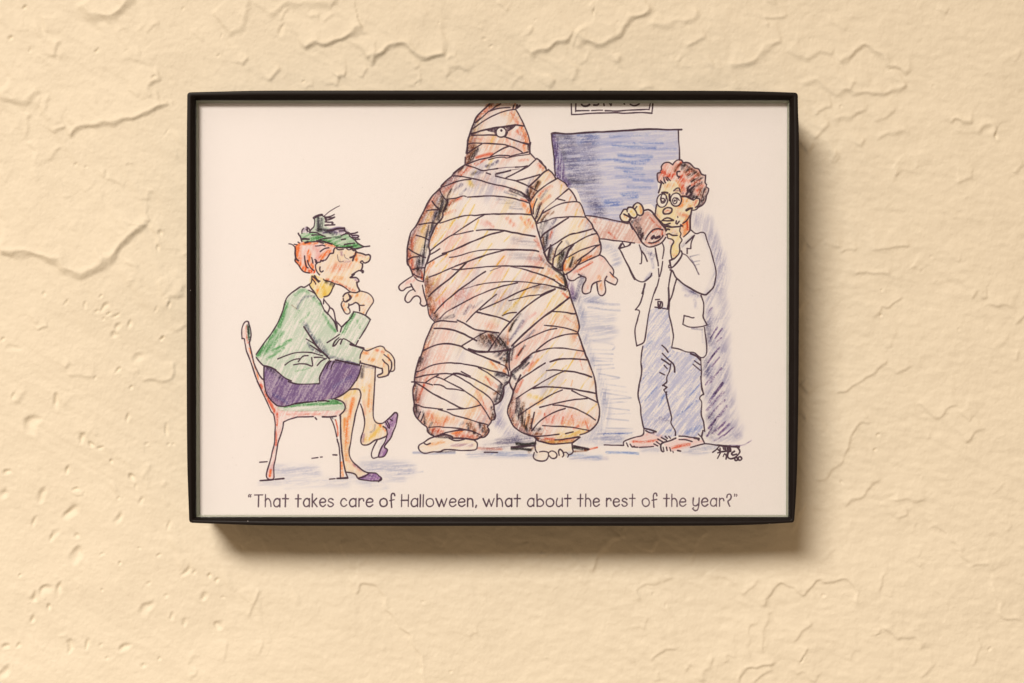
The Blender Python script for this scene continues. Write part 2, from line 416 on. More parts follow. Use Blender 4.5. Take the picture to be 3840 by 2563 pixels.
G 1230,985 1150,1020 1080,1070 1000,1075 940,1030 925,960 930,920; 1830,900 1900,980; 0,770 200,780 430,815; 0,830 150,880 350,940 550,1020 700,1100 830,1180 930,1230; w7 600,1195 800,1240 900,1265
G 1620,200 1750,215 1950,240 2150,260 2349,285; 2080,260 2140,370; w7 2070,310 2020,395; 2020,395 2150,370 2230,330 2260,280; 2020,395 2100,560 2200,760 2300,980 2349,1050
H 260,295 160,360 70,430 60,470 80,505 120,510 170,470 240,450; 235,415 270,480 300,520; 280,490 210,520 160,590 150,650 190,685 230,665 270,610 330,585 370,610 380,670 370,700 410,735 460,725 475,680
H 185,100 230,190 265,290; 270,265 330,300 400,315; 290,310 340,360 415,380; 440,170 435,260 420,380; 265,200 340,180 430,170; 495,0 460,120 440,180; 405,430 430,550 460,650 480,740 510,880 590,970! 550,1020 500,1130 450,1250 410,1390 380,1480 350,1566
H 505,310 620,270 800,190 950,130 1050,90 1180,45 1310,0; w6 495,600 550,540 680,430 800,340 900,250 970,180 1060,90; 835,200 960,200 1150,180 1350,160 1550,150 1750,150 1950,160 2180,180; w3 t.6 1400,220 1480,190 1560,160; w4 t.8 1700,155 1900,195 2100,260 2349,350
H w6 580,845 650,760 750,660 850,580 950,495 1100,390 1220,300 1330,230; w3 t.6 950,500 1050,475 1200,430; w4 1200,430 1350,400 1500,385 1700,375 1850,378 2050,400 2200,420 2349,450; w4 t.7 660,920 750,830 850,770; 850,770 1000,690 1150,610 1300,545 1450,485 1600,440 1800,395
H 1050,970 1150,860 1250,770 1350,680 1490,565; 1250,795 1400,730 1600,640 1800,540 1980,470 2150,415; w4 1675,660 1800,625 1950,590 2120,570; w6 1380,1390 1440,1300 1550,1140 1650,1020 1750,910 1850,810 2000,690 2150,590 2349,490
H w6 1200,820 1260,840 1400,870 1550,910 1690,970; 1580,875 1680,840 1785,830; w6 585,975 680,955 780,960 910,970; w6 915,945 1000,980 1100,1040 1200,1085 1350,1105 1525,1130; w6 580,1065 700,1065 850,1090 1000,1140 1100,1190 1200,1245; 990,1315 1100,1250 1250,1160 1370,1105
H w6 410,1395 500,1350 620,1305 760,1288 880,1300 980,1330 1030,1365 1100,1395 1250,1460 1400,1520 1540,1566; w8 1085,1370 1200,1400 1380,1410 1550,1400 1700,1370; w6 1700,1370 1680,1470 1680,1566
I w6 1265,0 1310,150 1350,280 1400,420 1450,570 1490,700 1525,860 1520,910 1495,980! 1540,1100 1580,1220 1620,1340 1680,1480 1720,1566; w7 200,1240 400,1040 600,860 800,690 1000,550 1180,410 1330,295; w6 1000,570 1150,570 1280,590 1390,610 1440,615; 840,835 1000,850 1200,885 1380,930 1500,975
I 220,1290 400,1160 600,1060 800,970 950,920 1080,900; 680,1330 800,1230 940,1130 1100,1060 1280,1015 1480,1005; w6 390,1566 500,1470 620,1375 750,1335; 750,1335 900,1295 1100,1280 1300,1295 1610,1345; 950,1550 1100,1500 1300,1490 1500,1500 1690,1515; w7 760,250 900,185 1050,125
J w6 290,0 255,100 225,220 210,320 215,390 190,450 190,560 205,690 195,770 230,870 310,960 390,1030 400,1090 450,1140 520,1165; w6 1600,0 1600,100 1610,190; w6 1630,215 1620,300 1590,370 1525,430 1520,520 1490,620 1440,670 1380,700! 1390,790 1400,860 1380,915 1340,930 1330,960 1280,1020! 1305,1070 1290,1120 1240,1170 1190,1175
J 1240,0 1400,70 1540,130 1580,180 1600,270; 230,220 320,190 450,125 600,90 760,85 900,95 1050,120 1200,155 1350,200 1500,230 1600,280; 1150,150 1300,240 1430,330 1500,400; 225,300 350,270 500,250 650,240 790,245 860,245 980,280 1100,330 1250,410 1400,500 1480,560; w7 790,238 860,242 980,280; 900,210 1030,280
J 170,363 300,370 400,385 475,405; 500,400 580,405 640,435 690,460 800,470 940,495; 370,375 450,320 560,260; 510,285 600,310 750,385 880,450 1000,530 1100,600 1170,670 1240,770 1320,910; 650,325 720,280 790,245; 770,250 880,300 1000,375 1130,460 1290,570 1360,670 1380,790
J w6 215,370 350,450 500,545 650,620 780,690 870,740 940,750; 205,690 270,710 350,735 500,750 620,762; 695,768 850,760 1000,750 1120,720 1180,700; 560,765 680,800 800,855 950,895 1100,940 1200,970 1280,990; 420,1030 550,1022 700,1030 850,1045 1050,1085 1180,1140; w6 600,1130 720,1095 850,1070 940,1065
J w7 520,1165 600,1140 720,1145 770,1170; w7 770,1190 850,1190 950,1195 1100,1210 1200,1160; 510,1165 420,1200 350,1250 280,1290 270,1340 310,1390 380,1410 480,1390 580,1390 650,1355 780,1355 920,1370 1100,1360 1130,1320 1130,1260 1090,1220; 350,1260 390,1285 440,1265; 720,1190 800,1220 900,1215 950,1200; 1240,1393 1430,1398; 260,900 300,800; 310,930 350,830
K w6 560,0 450,100 320,200 290,300 275,360 300,440 330,490 320,560 290,650 260,720 245,800 265,870 310,970 360,1040 450,1100 550,1140 630,1160; w6 1410,0 1440,80 1500,230 1530,350 1545,480 1560,620 1595,750 1590,870 1560,970 1480,1060 1400,1110 1310,1140
K w6 340,480 380,380 440,260; w6 370,390 450,310 560,240 680,160 800,85; 870,70 1000,35 1150,22 1300,28 1420,42; 370,610 500,520 650,430 800,340 950,260 1080,205 1120,205; 820,195 950,188 1080,200; w6 1080,200 1250,220 1380,255 1480,290; 400,860 500,790 620,710 750,630 900,545 1050,480
K w6 620,460 750,440 900,438 1100,455 1300,485 1550,530; 1190,490 1300,550 1430,595 1560,660; 720,735 900,690 1100,645 1250,620 1415,605; 910,705 1020,705 1120,725 1250,760 1400,830 1540,920; 600,1080 700,960 800,880 950,800 1095,750; 590,1050 610,940 640,810; 760,1005 950,1015 1150,1025 1300,1045 1440,1075; 630,1160 800,1155 1000,1130; w6 1100,1120 1210,1095
K w6 640,1170 700,1230 820,1260 900,1275 1050,1265 1200,1255! 1290,1190 1300,1170 1150,1190 1040,1210 940,1215; 660,1215 650,1310 660,1370 680,1400; 715,1390 780,1380 840,1400 845,1460 810,1510 740,1525 660,1505 625,1460 640,1400; 850,1400 890,1375 940,1390 970,1440 950,1480 900,1485 850,1440; 1005,1440 995,1380 1020,1350 1060,1390 1070,1440 1050,1465; 1075,1400 1110,1395 1145,1430 1130,1465; 1190,1260 1200,1340 1210,1380 1190,1415 1150,1430
K w7 300,1320 450,1310 640,1300; w6 1220,1300 1440,1350
L 320,70 325,235! 500,225 700,215 950,208 1100,215 1300,205 1505,215! 1520,70; 390,70 385,190; 400,180 580,178; 620,175 780,170; 820,178 970,185 1150,170 1300,165 1465,160! 1480,70; w7 470,90 500,110 550,110 585,90; w7 650,95 700,95 720,80; 800,70 805,100; 880,70 900,105 910,75; 1095,70 1100,80; w7 1185,85 1230,105 1280,100 1315,80
L w7 30,520 80,505 200,515 350,515 600,495 850,485 1100,470 1350,455 1550,450 1750,460 1940,455; 1890,465 1895,600 1905,750 1910,900; 30,520 40,650 60,800 75,950 85,1130
M 1000,600 940,570 920,500 915,420 930,390 985,380; 980,350 1010,310 1000,260 1040,195 1100,165 1160,165 1200,190 1245,215! 1270,170 1330,120 1400,110 1440,130 1460,170 1520,165 1590,180 1650,230 1700,280 1780,300 1820,360 1850,410 1930,435! 1930,520 1925,590 1955,630 1940,680 1995,715 1985,790 1955,860 1940,940 1910,1010 1850,1070 1780,1100 1750,1140 1690,1165 1640,1160
M 990,550 1050,610; 1055,480 1060,530 1090,590; 1095,475 1110,520 1140,550; 1130,475 1160,520 1190,550; w6 1390,350 1340,360 1330,400 1345,450 1390,470; 1360,500 1380,470; w6 1000,610 980,700 945,800; 905,1050 885,1150 875,1260; w8 1020,800 1075,795 1130,805; 1265,760 1320,710 1380,705 1400,780
M 1000,890 1000,950 1040,990 1070,950 1060,920 1010,920; 1290,910 1340,915 1380,960; w7 1170,840 1180,960; w7 1430,880 1520,880 1600,920 1680,950; 1690,950 1740,920 1800,930 1800,1000 1770,1070 1720,1110; w9 1530,1170 1590,1135 1645,1130; 1010,1390 1080,1340 1150,1330 1220,1360 1260,1380 1150,1390 1030,1385; w6 1010,1440 1080,1470 1190,1440; 1350,1320 1345,1300; 1320,1390 1310,1440; 1380,1400 1330,1460
M w7 1640,1170 1610,1350 1610,1566; 1600,1280 1540,1380 1460,1440; w6 1100,1500 1200,1520 1400,1510; w6 1410,1480 1440,1500
M w6 410,1110 430,1060 500,1010 570,1040 615,1110 630,1180 615,1250 560,1280 510,1250; w6 490,1090 450,1140; w6 280,1170 310,1110 390,1110 460,1170 495,1250 480,1310 420,1335 360,1300 320,1240; 290,1200 280,1150 220,1150 170,1220; w6 170,1230 135,1280 150,1350 210,1410 300,1415 350,1370 350,1320 220,1250
M w6 640,1170 720,1160 790,1190 870,1280 950,1370 1050,1480 1100,1566; 350,1340 330,1400 400,1566; w6 200,1410 320,1430
M w7 1550,760 1570,690 1610,650; w7 1530,830 1600,740 1700,660; w6 1560,880 1620,850 1640,800
N 880,20 1000,160 1110,290; 410,180 520,340 600,470 670,580; w6 640,540 650,420 690,380; 670,580 740,640 820,660 920,640 1030,590 1090,530 1130,470; 730,520 780,430 850,350 920,310 1000,300 1070,325; w6 790,580 870,580 980,540 1050,480 1075,430; w12 860,490 890,455; w12 930,485 1000,462
N w6 1110,290 1130,350 1160,310 1200,320; w6 1140,420 1190,400 1260,430 1350,435; 1160,430 1170,490 1250,510 1285,560 1240,640 1225,720 1230,800 1250,890 1290,890 1380,800 1405,720 1395,620 1450,520 1410,460 1430,400 1400,350 1410,290; w6 1120,270 1180,245 1250,270 1400,260 1440,240
N w6 1290,890 1200,930! 1240,1060 1330,990 1420,870 1450,790 1430,740; 1190,1020 1190,1060 1240,1070; 1600,340 1550,400 1480,460; 1610,320 1720,400 1820,375 1890,395 1930,520 2000,700 2060,900 2100,1080 2110,1200 2090,1350 2060,1450 1950,1566
N w6 1690,430 1520,590; 1690,430 1630,560 1620,690! 1545,690! 1545,790; w4 t.7 1460,795 1540,830 1620,930 1700,1040 1750,1150 1780,1200; w6 1215,1110 1260,1130 1340,1270 1500,1400 1650,1490 1780,1566; 610,620 650,740 660,880 650,980 620,990; w6 660,740 720,830 765,940
N 440,580 430,620 330,660 215,690! 270,610; 280,570 320,650; 215,690 300,840 400,1040 500,1240 570,1310 660,1345 740,1320 830,1240 850,1180; w6 920,680 950,850 980,1030; 985,1080 990,1150 995,1250; 1060,580 1090,680 1080,800 1065,890; 1070,940 1050,1080 1010,1240; 995,1280 960,1420 900,1566
N 1240,1130 1210,1260 1190,1400 1190,1566; 1340,1280 1300,1420 1260,1566; w6 720,1380 690,1500 670,1566
O 600,10 590,100 540,240 480,320! 540,340 510,460 475,590 475,700 500,850! 600,800 630,680 655,500 690,310 730,150 780,0; 585,860 570,960 560,1100 570,1200 560,1300 540,1400 520,1566; 770,175 830,170; 770,280 880,300 970,315; w6 810,200 870,210 870,280 820,300 810,210 830,290 850,220; w7 965,0 970,180 950,310
O 1050,0 1010,130 980,200 970,350 990,470 1020,600 1035,720 1010,880! 1100,895 1230,940 1330,950 1390,990 1430,1020 1470,1025 1510,990 1525,900 1510,720 1490,580; 1440,110 1480,220 1480,350 1475,430 1530,545! 1440,570 1280,575 1175,535! 1195,405! 1300,435 1340,435; w6 1270,0 1400,70 1500,100 1540,80 1620,0
O 1440,1030 1445,1200 1445,1400 1480,1566; 865,845 920,890 955,945; w6 875,960 960,1050 1030,1110 1055,1170 1055,1235; 1000,1110 980,1220 940,1310 940,1380 880,1430! 940,1460! 895,1500! 940,1566; w6 865,1045 985,1125; 900,1135 945,1185; 840,1240 910,1275; 1345,1070 1430,1130; 1325,1120 1430,1210; w8 1290,965 1370,1000 1430,1060
P 560,0 570,100 555,250 525,350 520,500 550,620 560,770 590,920 605,970; 940,430 930,450 950,560 990,720 1010,820 1000,890 1060,1000 1065,1070; 1440,200 1450,380 1480,460! 1430,500 1425,540 1450,580 1445,760 1480,880 1495,1010; w7 1470,1000 1450,1090; 1450,1090 1495,1190! 1400,1215 1290,1245
P 605,970 590,1060 500,1090 400,1120 310,1160 305,1215! 20,1210; w7 605,970 700,985 780,1015; 630,1000 690,1030 750,1030; 350,1180 370,1235; 400,1200 430,1240 460,1230; w6 440,1240 510,1245; 540,1245 640,1240 745,1230; 805,1125 880,1165; 860,1100 935,1140; 785,1165 845,1205; 750,1195 805,1225; 915,1085 945,1115; 970,1080 995,1110
P w6 1070,1110 980,1150 890,1175 850,1210 860,1290 885,1310; 890,1240 900,1300; 935,1240 945,1290; 985,1245 1000,1300; w6 1100,1290 1140,1300; 1030,1300 1035,1320; 1120,1080 1250,1090 1360,1110 1410,1140; 1120,1130 1220,1135 1310,1160; w8 1345,1105 1410,1120; 1400,1050 1440,1090; 1500,1190 1650,1210 1800,1225 2000,1240
R 740,260 820,200 880,135 960,125; 850,190 900,260 840,390; 890,180 900,280; 850,270 920,250; 960,150 975,200; w7 930,250 1040,235 1110,230; w6 1000,150 1010,220; w8 1050,150 1060,230; w9 1100,160 1110,230; 960,350 990,290 1040,350; w6 1020,400 1060,260 1110,170; w6 1110,200 1060,300 1060,370 1120,400 1210,370 1290,290 1310,240 1280,180 1230,140; w6 1200,235 1140,280 1160,320 1240,300; w8 850,110 1000,130 1130,138 1290,148
'''
# tile cx cy rx ry rot width   (width 0 clears to white, below 0 fills black)
ELLIPSES = '''
D 1000 705 106 100 0 0
D 1000 705 108 102 0 5
D 1005 670 24 28 0 -1
M 1022 965 110 142 8 4.5
M 1312 945 116 138 0 5
M 1045 920 58 100 10 4
M 1285 970 48 62 0 4
M 1285 965 12 12 0 4
M 1135 1180 98 66 -18 6
R 1235 400 30 32 0 6
R 1312 390 38 36 0 6
N 905 450 0.1 0.1 0 3
'''
BLACKS = '''
D 680,660 800,640 895,618 885,690 915,775 870,772 855,712 740,690
D 1100,600 1200,572 1320,562 1240,640 1150,690 1130,690 1112,640
E 1850,468 1950,530 2010,590 1985,640 1940,590
'''
CAPTION = '''
“ 929 943 0.72
That 952 1082 0.72
takes 1105 1251 0.74
care 1273 1399 0.78
of 1421 1480 0.80
Halloween, 1502 1788 0.80
what 1809 1952 0.80
about 1974 2141 0.78
the 2163 2248 0.76
rest 2270 2382 0.74
of 2404 2464 0.72
the 2486 2573 0.70
year 2594 2716 0.70
? 2723 2744 0.70
” 2750 2766 0.70
'''
GLYPH = {
 '“': (0.45, '0.12,1.48 0.0,1.35 0.04,1.2;0.42,1.48 0.3,1.35 0.34,1.2;0.04,1.27 0.08,1.2;0.34,1.27 0.38,1.2'),
 '”': (0.45, '0.05,1.5 0.12,1.38 0.0,1.22;0.35,1.5 0.42,1.38 0.3,1.22;0.05,1.45 0.1,1.4;0.35,1.45 0.4,1.4'),
 'T': (1.05, '0,1.44 1.05,1.46;0.52,1.44 0.47,0'),
 'h': (0.75, '0.06,1.5 0.03,0;0.04,0.75 0.2,0.95 0.45,0.96 0.65,0.75 0.72,0.4 0.73,0'),
 'a': (0.88, '0.84,0.78 0.6,1.0 0.25,0.88 0.04,0.45 0.2,0.06 0.5,0.0 0.82,0.22;0.86,0.98 0.84,0'),
 't': (0.75, '0.4,1.48 0.36,0;0,0.97 0.75,0.97'),
 'k': (0.72, '0.06,1.55 0.05,0;0.65,1.02 0.1,0.52;0.22,0.62 0.72,0'),
 'e': (0.85, '0.07,0.53 0.8,0.58 0.78,0.85 0.5,1.0 0.2,0.88 0.03,0.5 0.15,0.12 0.5,0.0 0.86,0.24'),
 's': (0.76, '0.72,0.85 0.45,1.0 0.16,0.9 0.1,0.68 0.35,0.55 0.65,0.42 0.76,0.22 0.5,0.02 0.2,0.02 0.02,0.2'),
 'c': (0.82, '0.82,0.8 0.55,1.0 0.25,0.9 0.05,0.5 0.2,0.1 0.5,0.0 0.82,0.22'),
 'r': (0.66, '0.08,1.0 0.06,0;0.07,0.72 0.3,0.97 0.58,0.95 0.66,0.7'),
 'o': (0.98, '0.5,1.0 0.15,0.85 0.02,0.5 0.16,0.12 0.5,0.0 0.84,0.14 0.97,0.5 0.82,0.86 0.5,1.0'),
 'f': (0.62, '0.62,1.3 0.55,1.58 0.35,1.6 0.2,1.4 0.2,0.9 0.25,-0.12;0,0.72 0.6,0.85'),
 'H': (0.92, '0.05,1.46 0.02,0;0.92,1.46 0.88,0;0.02,0.78 0.9,0.8'),
 'l': (0.08, '0.06,1.46 0.02,0'),
 'w': (1.40, '0,0.98 0.42,0.02;0.42,0.02 0.72,0.88;0.72,0.88 1.02,0.02;1.02,0.02 1.38,0.98'),
 'n': (0.75, '0.05,1.0 0.03,0;0.05,0.72 0.3,0.98 0.6,0.9 0.72,0.5 0.73,0'),
 'b': (0.92, '0.04,1.46 0.1,0;0.08,0.72 0.45,0.93 0.85,0.65 0.88,0.28 0.5,0.0 0.1,0.1'),
 'u': (0.80, '0.16,1.0 0.02,0.5 0.1,0.1 0.4,0.0 0.76,0.25;0.78,1.02 0.78,0'),
 'y': (0.86, '0.1,1.0 0.05,0.45 0.2,0.12 0.5,0.08 0.78,0.3;0.86,1.0 0.8,0 0.66,-0.42 0.3,-0.52 0.0,-0.3;0,-0.3 0.12,-0.18'),
 '?': (0.66, '0,1.1 0.1,1.42 0.42,1.5 0.64,1.2 0.5,0.86 0.15,0.62 0.2,0.35 0.42,0.0'),
 ',': (0.14, '0.12,0.14 0.04,-0.1'),
}
# name colour alpha hatch-angle contrast | outline
FILLS = '''
window B .72 2 .4 S 2069,503! 2310,490 2543,488! 2547,598! 2500,605 2478,640 2466,690 2470,730 2462,785 2440,765 2405,775 2395,810 2335,812 2325,838! 2270,826 2196,809! 2180,760 2160,710 2128,703 2110,678 2090,668 2078,650 2072,560! 2069,503
strip R .55 60 .8 F 1310,1190 1450,1180 1600,1205 1800,1240 2000,1290 2210,1335 N 410,180 520,340 670,580 G 2349,285 2150,260 1950,240 1620,200 1590,150 1550,70 F 1540,1500 1400,1290
roll R .75 60 .8 N 410,180 560,90 680,10 760,-40 840,0 1000,160 1110,290 1130,420 1090,530 1030,590 920,640 820,660 740,640 670,580 520,340
fist w 1 60 0 M 410,1110 430,1060 500,1010 570,1040 630,1180 600,1270 500,1290 420,1335 350,1370 300,1415 210,1410 140,1300 170,1220 220,1150 280,1150 310,1110
mummy f .28 60 .6 D 760,90 1290,90 1300,220 1370,330 1440,470 1490,580 1540,690 1580,820 1605,930 1605,1150 1720,1260 1750,1255 1910,1420 1945,1490 F 540,205 660,330 730,385 830,440 930,555 965,600 1090,770 1130,870 1220,940 1310,1180 1460,1370 1540,1500 G 1550,70 1610,250 1640,440 1610,540 1300,680 1170,745 1080,820 920,930 860,940 920,1100 I 1350,280 1450,570 1525,860 1495,980 1620,1340 1720,1566 K 1500,230 1545,480 1595,750 1590,870 1480,1060 1310,1140 1300,1180 1200,1255 900,1275 700,1230 630,1160 360,1040 265,870 245,800 290,650 330,490 275,360 J 1590,370 1525,430 1490,620 1380,700 1400,860 1340,930 1280,1020 1305,1070 1240,1170 1100,1210 950,1195 520,1165 400,1090 390,1030 230,870 195,770 205,690 190,450 215,390 225,220 290,0 H 410,1390 500,1130 590,970 510,880 460,650 420,380 290,310 265,290 185,100 E 180,1400 210,1160 310,970 430,740 550,530 685,375 840,235 1030,70 D 245,1380 250,1230 270,1140 300,960 360,690 460,430 600,260
eye w 1 0 0 D 1000,605 1106,640 1108,760 1030,805 950,790 895,720 896,640
hand p .35 60 .6 G 930,920 1080,820 1170,745 1450,610 1610,540 1700,590 1820,745 1910,880 1900,970 1985,1060 1940,1165 1740,1070 1740,1270 1660,1395 1570,1280 1555,1130 1435,1240 1390,1335 1255,1330 1270,1160 1310,1010 1170,945 1080,1070 1000,1075 925,980
lefthand p .25 60 .6 H 260,295 70,430 80,505 240,450 270,500 160,590 190,685 330,585 380,670 410,735 475,680 430,550 420,390 300,315
leftfoot s .4 20 .6 J 510,1165 350,1250 280,1290 270,1340 380,1410 580,1390 780,1355 1100,1360 1130,1300 1090,1220 800,1220 720,1190
rightfoot s .3 20 .6 K 660,1230 650,1310 625,1460 740,1525 845,1460 950,1480 1050,1465 1190,1415 1200,1260 900,1280
jacket L .66 60 .8 B 1020,190 890,230 765,340 710,510 620,730 440,990 315,1170 315,1220 430,1340 580,1390 760,1530 850,1590 950,1608 1240,1600 1245,1500 1390,1265 1480,1255 1830,1325 1835,1230 1895,1085 1760,1035 1830,940 1990,660 1920,600 1745,545 1640,700 1570,770 1550,840 1505,830 1450,670 1320,530 1275,435 1180,280 1085,230
skirt v .76 60 .4 B 430,1340 580,1390 760,1530 950,1608 1240,1600 1245,1500 1340,1330 1480,1255 1840,1325 1780,1560 1690,1676 1540,1786 1420,1826 1150,1871 850,1916 650,1936 540,1866 460,1746 430,1616
neck y .75 60 .6 B 1130,0 1300,60 1470,135 1410,260 1310,330 1240,345 1150,230 1100,150
face s .7 60 .6 A 720,1325 890,1265 980,1140 1060,1115 1110,1000 1340,1040 1520,1045 1620,1115 1835,1170 1810,1280 1720,1325 1670,1290 1655,1440 1600,1485 1455,1570 B 1700,40 1825,100 1790,115 1830,240 1740,265 1560,160 1400,105 1250,60 A 740,1540 690,1420
handup s .8 60 .7 B 1690,260 1900,255 2020,340 2035,400 1940,550 1920,600 1830,565 1830,490 1775,410 1675,450 1690,540 1650,580 1580,500 1560,440 1590,320
handlow s .85 60 .7 B 1890,1100 2080,1065 2200,1075 2320,1200 2345,1390 2280,1420 2240,1480 2110,1510 2095,1480 2170,1440 2160,1380 1840,1300 1840,1230
leg1 s .85 75 .7 C 1660,140 1815,115 1850,210 1800,390 1720,750 1680,1020 1690,1110 1830,1270 1960,1345 1900,1400 1820,1420 1700,1345 1635,1335 1580,1080 1550,510 1620,380 1550,285 1460,260
leg2 s .85 75 .7 B 1830,1450 1860,1330 2065,1360 2055,1560 C 2045,200 2030,450 2045,560 2160,620 2220,690 2240,740 2230,800 2060,865 1920,940 1870,930 1850,880 1890,720 1890,480 1850,210 1815,115 1690,120
shoe1 m .85 60 .5 C 1820,1420 1965,1355 2070,1350 2155,1425 2140,1460 1950,1455
shoe2 m .75 60 .5 C 2200,600 2349,462 2385,480 2385,530 2330,730 2220,920 2195,970 2240,1010 2200,1095 2110,1100 2150,980 2240,800 2245,720
chair P .55 60 .8 C 330,0 430,50 460,180 540,300 640,365 740,430 1590,430 1540,500 1485,515 920,525 715,600 670,800 620,1000 575,1250 575,1420 490,1430 480,1300 550,1040 590,760 570,480 440,230
chairback P .25 60 .8 B 130,720 205,720 215,1010 265,1230 350,1460 430,1560 330,1560 230,1270 150,1020 105,940 100,820
seat L .7 5 .7 C 640,370 820,350 1020,310 1460,260 1550,285 1610,370 1580,430 700,440
hair P .5 70 .5 A 260,970 400,870 520,880 700,880 850,910 1030,925 1110,980 1070,1050 1060,1115 980,1140 890,1265 800,1280 720,1310 690,1360 700,1480 640,1560 560,1530 430,1500 340,1390 255,1280 265,1235 265,1100
hat G .5 20 .5 A 385,700 560,690 720,690 880,760 1000,780 1340,720 1420,770 1560,905 1690,980 1500,1020 1340,1010 1130,985 1030,930 850,905 640,870 470,890 400,860 380,800 365,770
crown L .85 70 .6 A 655,370 820,310 850,345 890,460 890,540 1000,600 1250,760 1000,790 880,765 720,690 570,680 660,560
pants B .5 50 1 O 690,330 960,320 1010,880 1230,940 1430,1020 1445,1400 P 1430,520 1445,760 1495,1010 1300,1100 1070,1080 900,1110 605,970 550,620 520,500 O 560,1300 560,1100 585,860 640,790 660,500
dface c .6 60 .6 M 1000,610 1090,590 1200,540 1380,560 1500,860 1680,950 1740,920 1800,930 1790,1040 1700,1150 1640,1170 1600,1280 N 1440,200 1400,260 1180,245 1110,290 1000,160 890,60 M 880,1270 905,1050 940,830
dneck o .55 80 .7 N 1600,30 1610,320 1540,410 1430,480 1410,290 1450,190
lens w .8 0 0 M 1022,825 1110,880 1130,965 1100,1060 1020,1105 940,1060 912,965 940,870
lens w .8 0 0 M 1312,810 1400,860 1425,945 1390,1040 1312,1080 1230,1030 1200,945 1235,850
dhair r .30 60 .7 M 1000,600 940,570 915,420 980,350 1010,300 1040,195 1160,165 1245,215 1330,120 1400,110 1460,170 1590,180 1700,280 1780,300 1850,410 1930,435 1925,590 1940,680 1995,715 1955,860 1940,940 1850,1070 1750,1140 1800,1000 1800,930 1740,920 1680,950 1500,870 1400,800 1380,700 1300,560 1140,550
thumb c .7 60 .6 N 1120,270 1250,270 1400,260 1410,460 1450,520 1395,620 1405,720 1380,800 1290,890 1240,860 1225,720 1285,560 1170,490 1130,350
fist c .55 60 .6 M 410,1110 430,1060 500,1010 570,1040 630,1180 600,1270 500,1290 420,1335 350,1370 300,1415 210,1410 140,1300 170,1220 220,1150 280,1150 310,1110
dshoe1 P .4 10 .7 P 590,1060 800,1020 900,1110 850,1200 740,1235 430,1235 400,1130
dshoe2 P .4 10 .7 P 1070,1110 1400,1120 1495,1190 1290,1245 1000,1300 930,1230 900,1190
'''
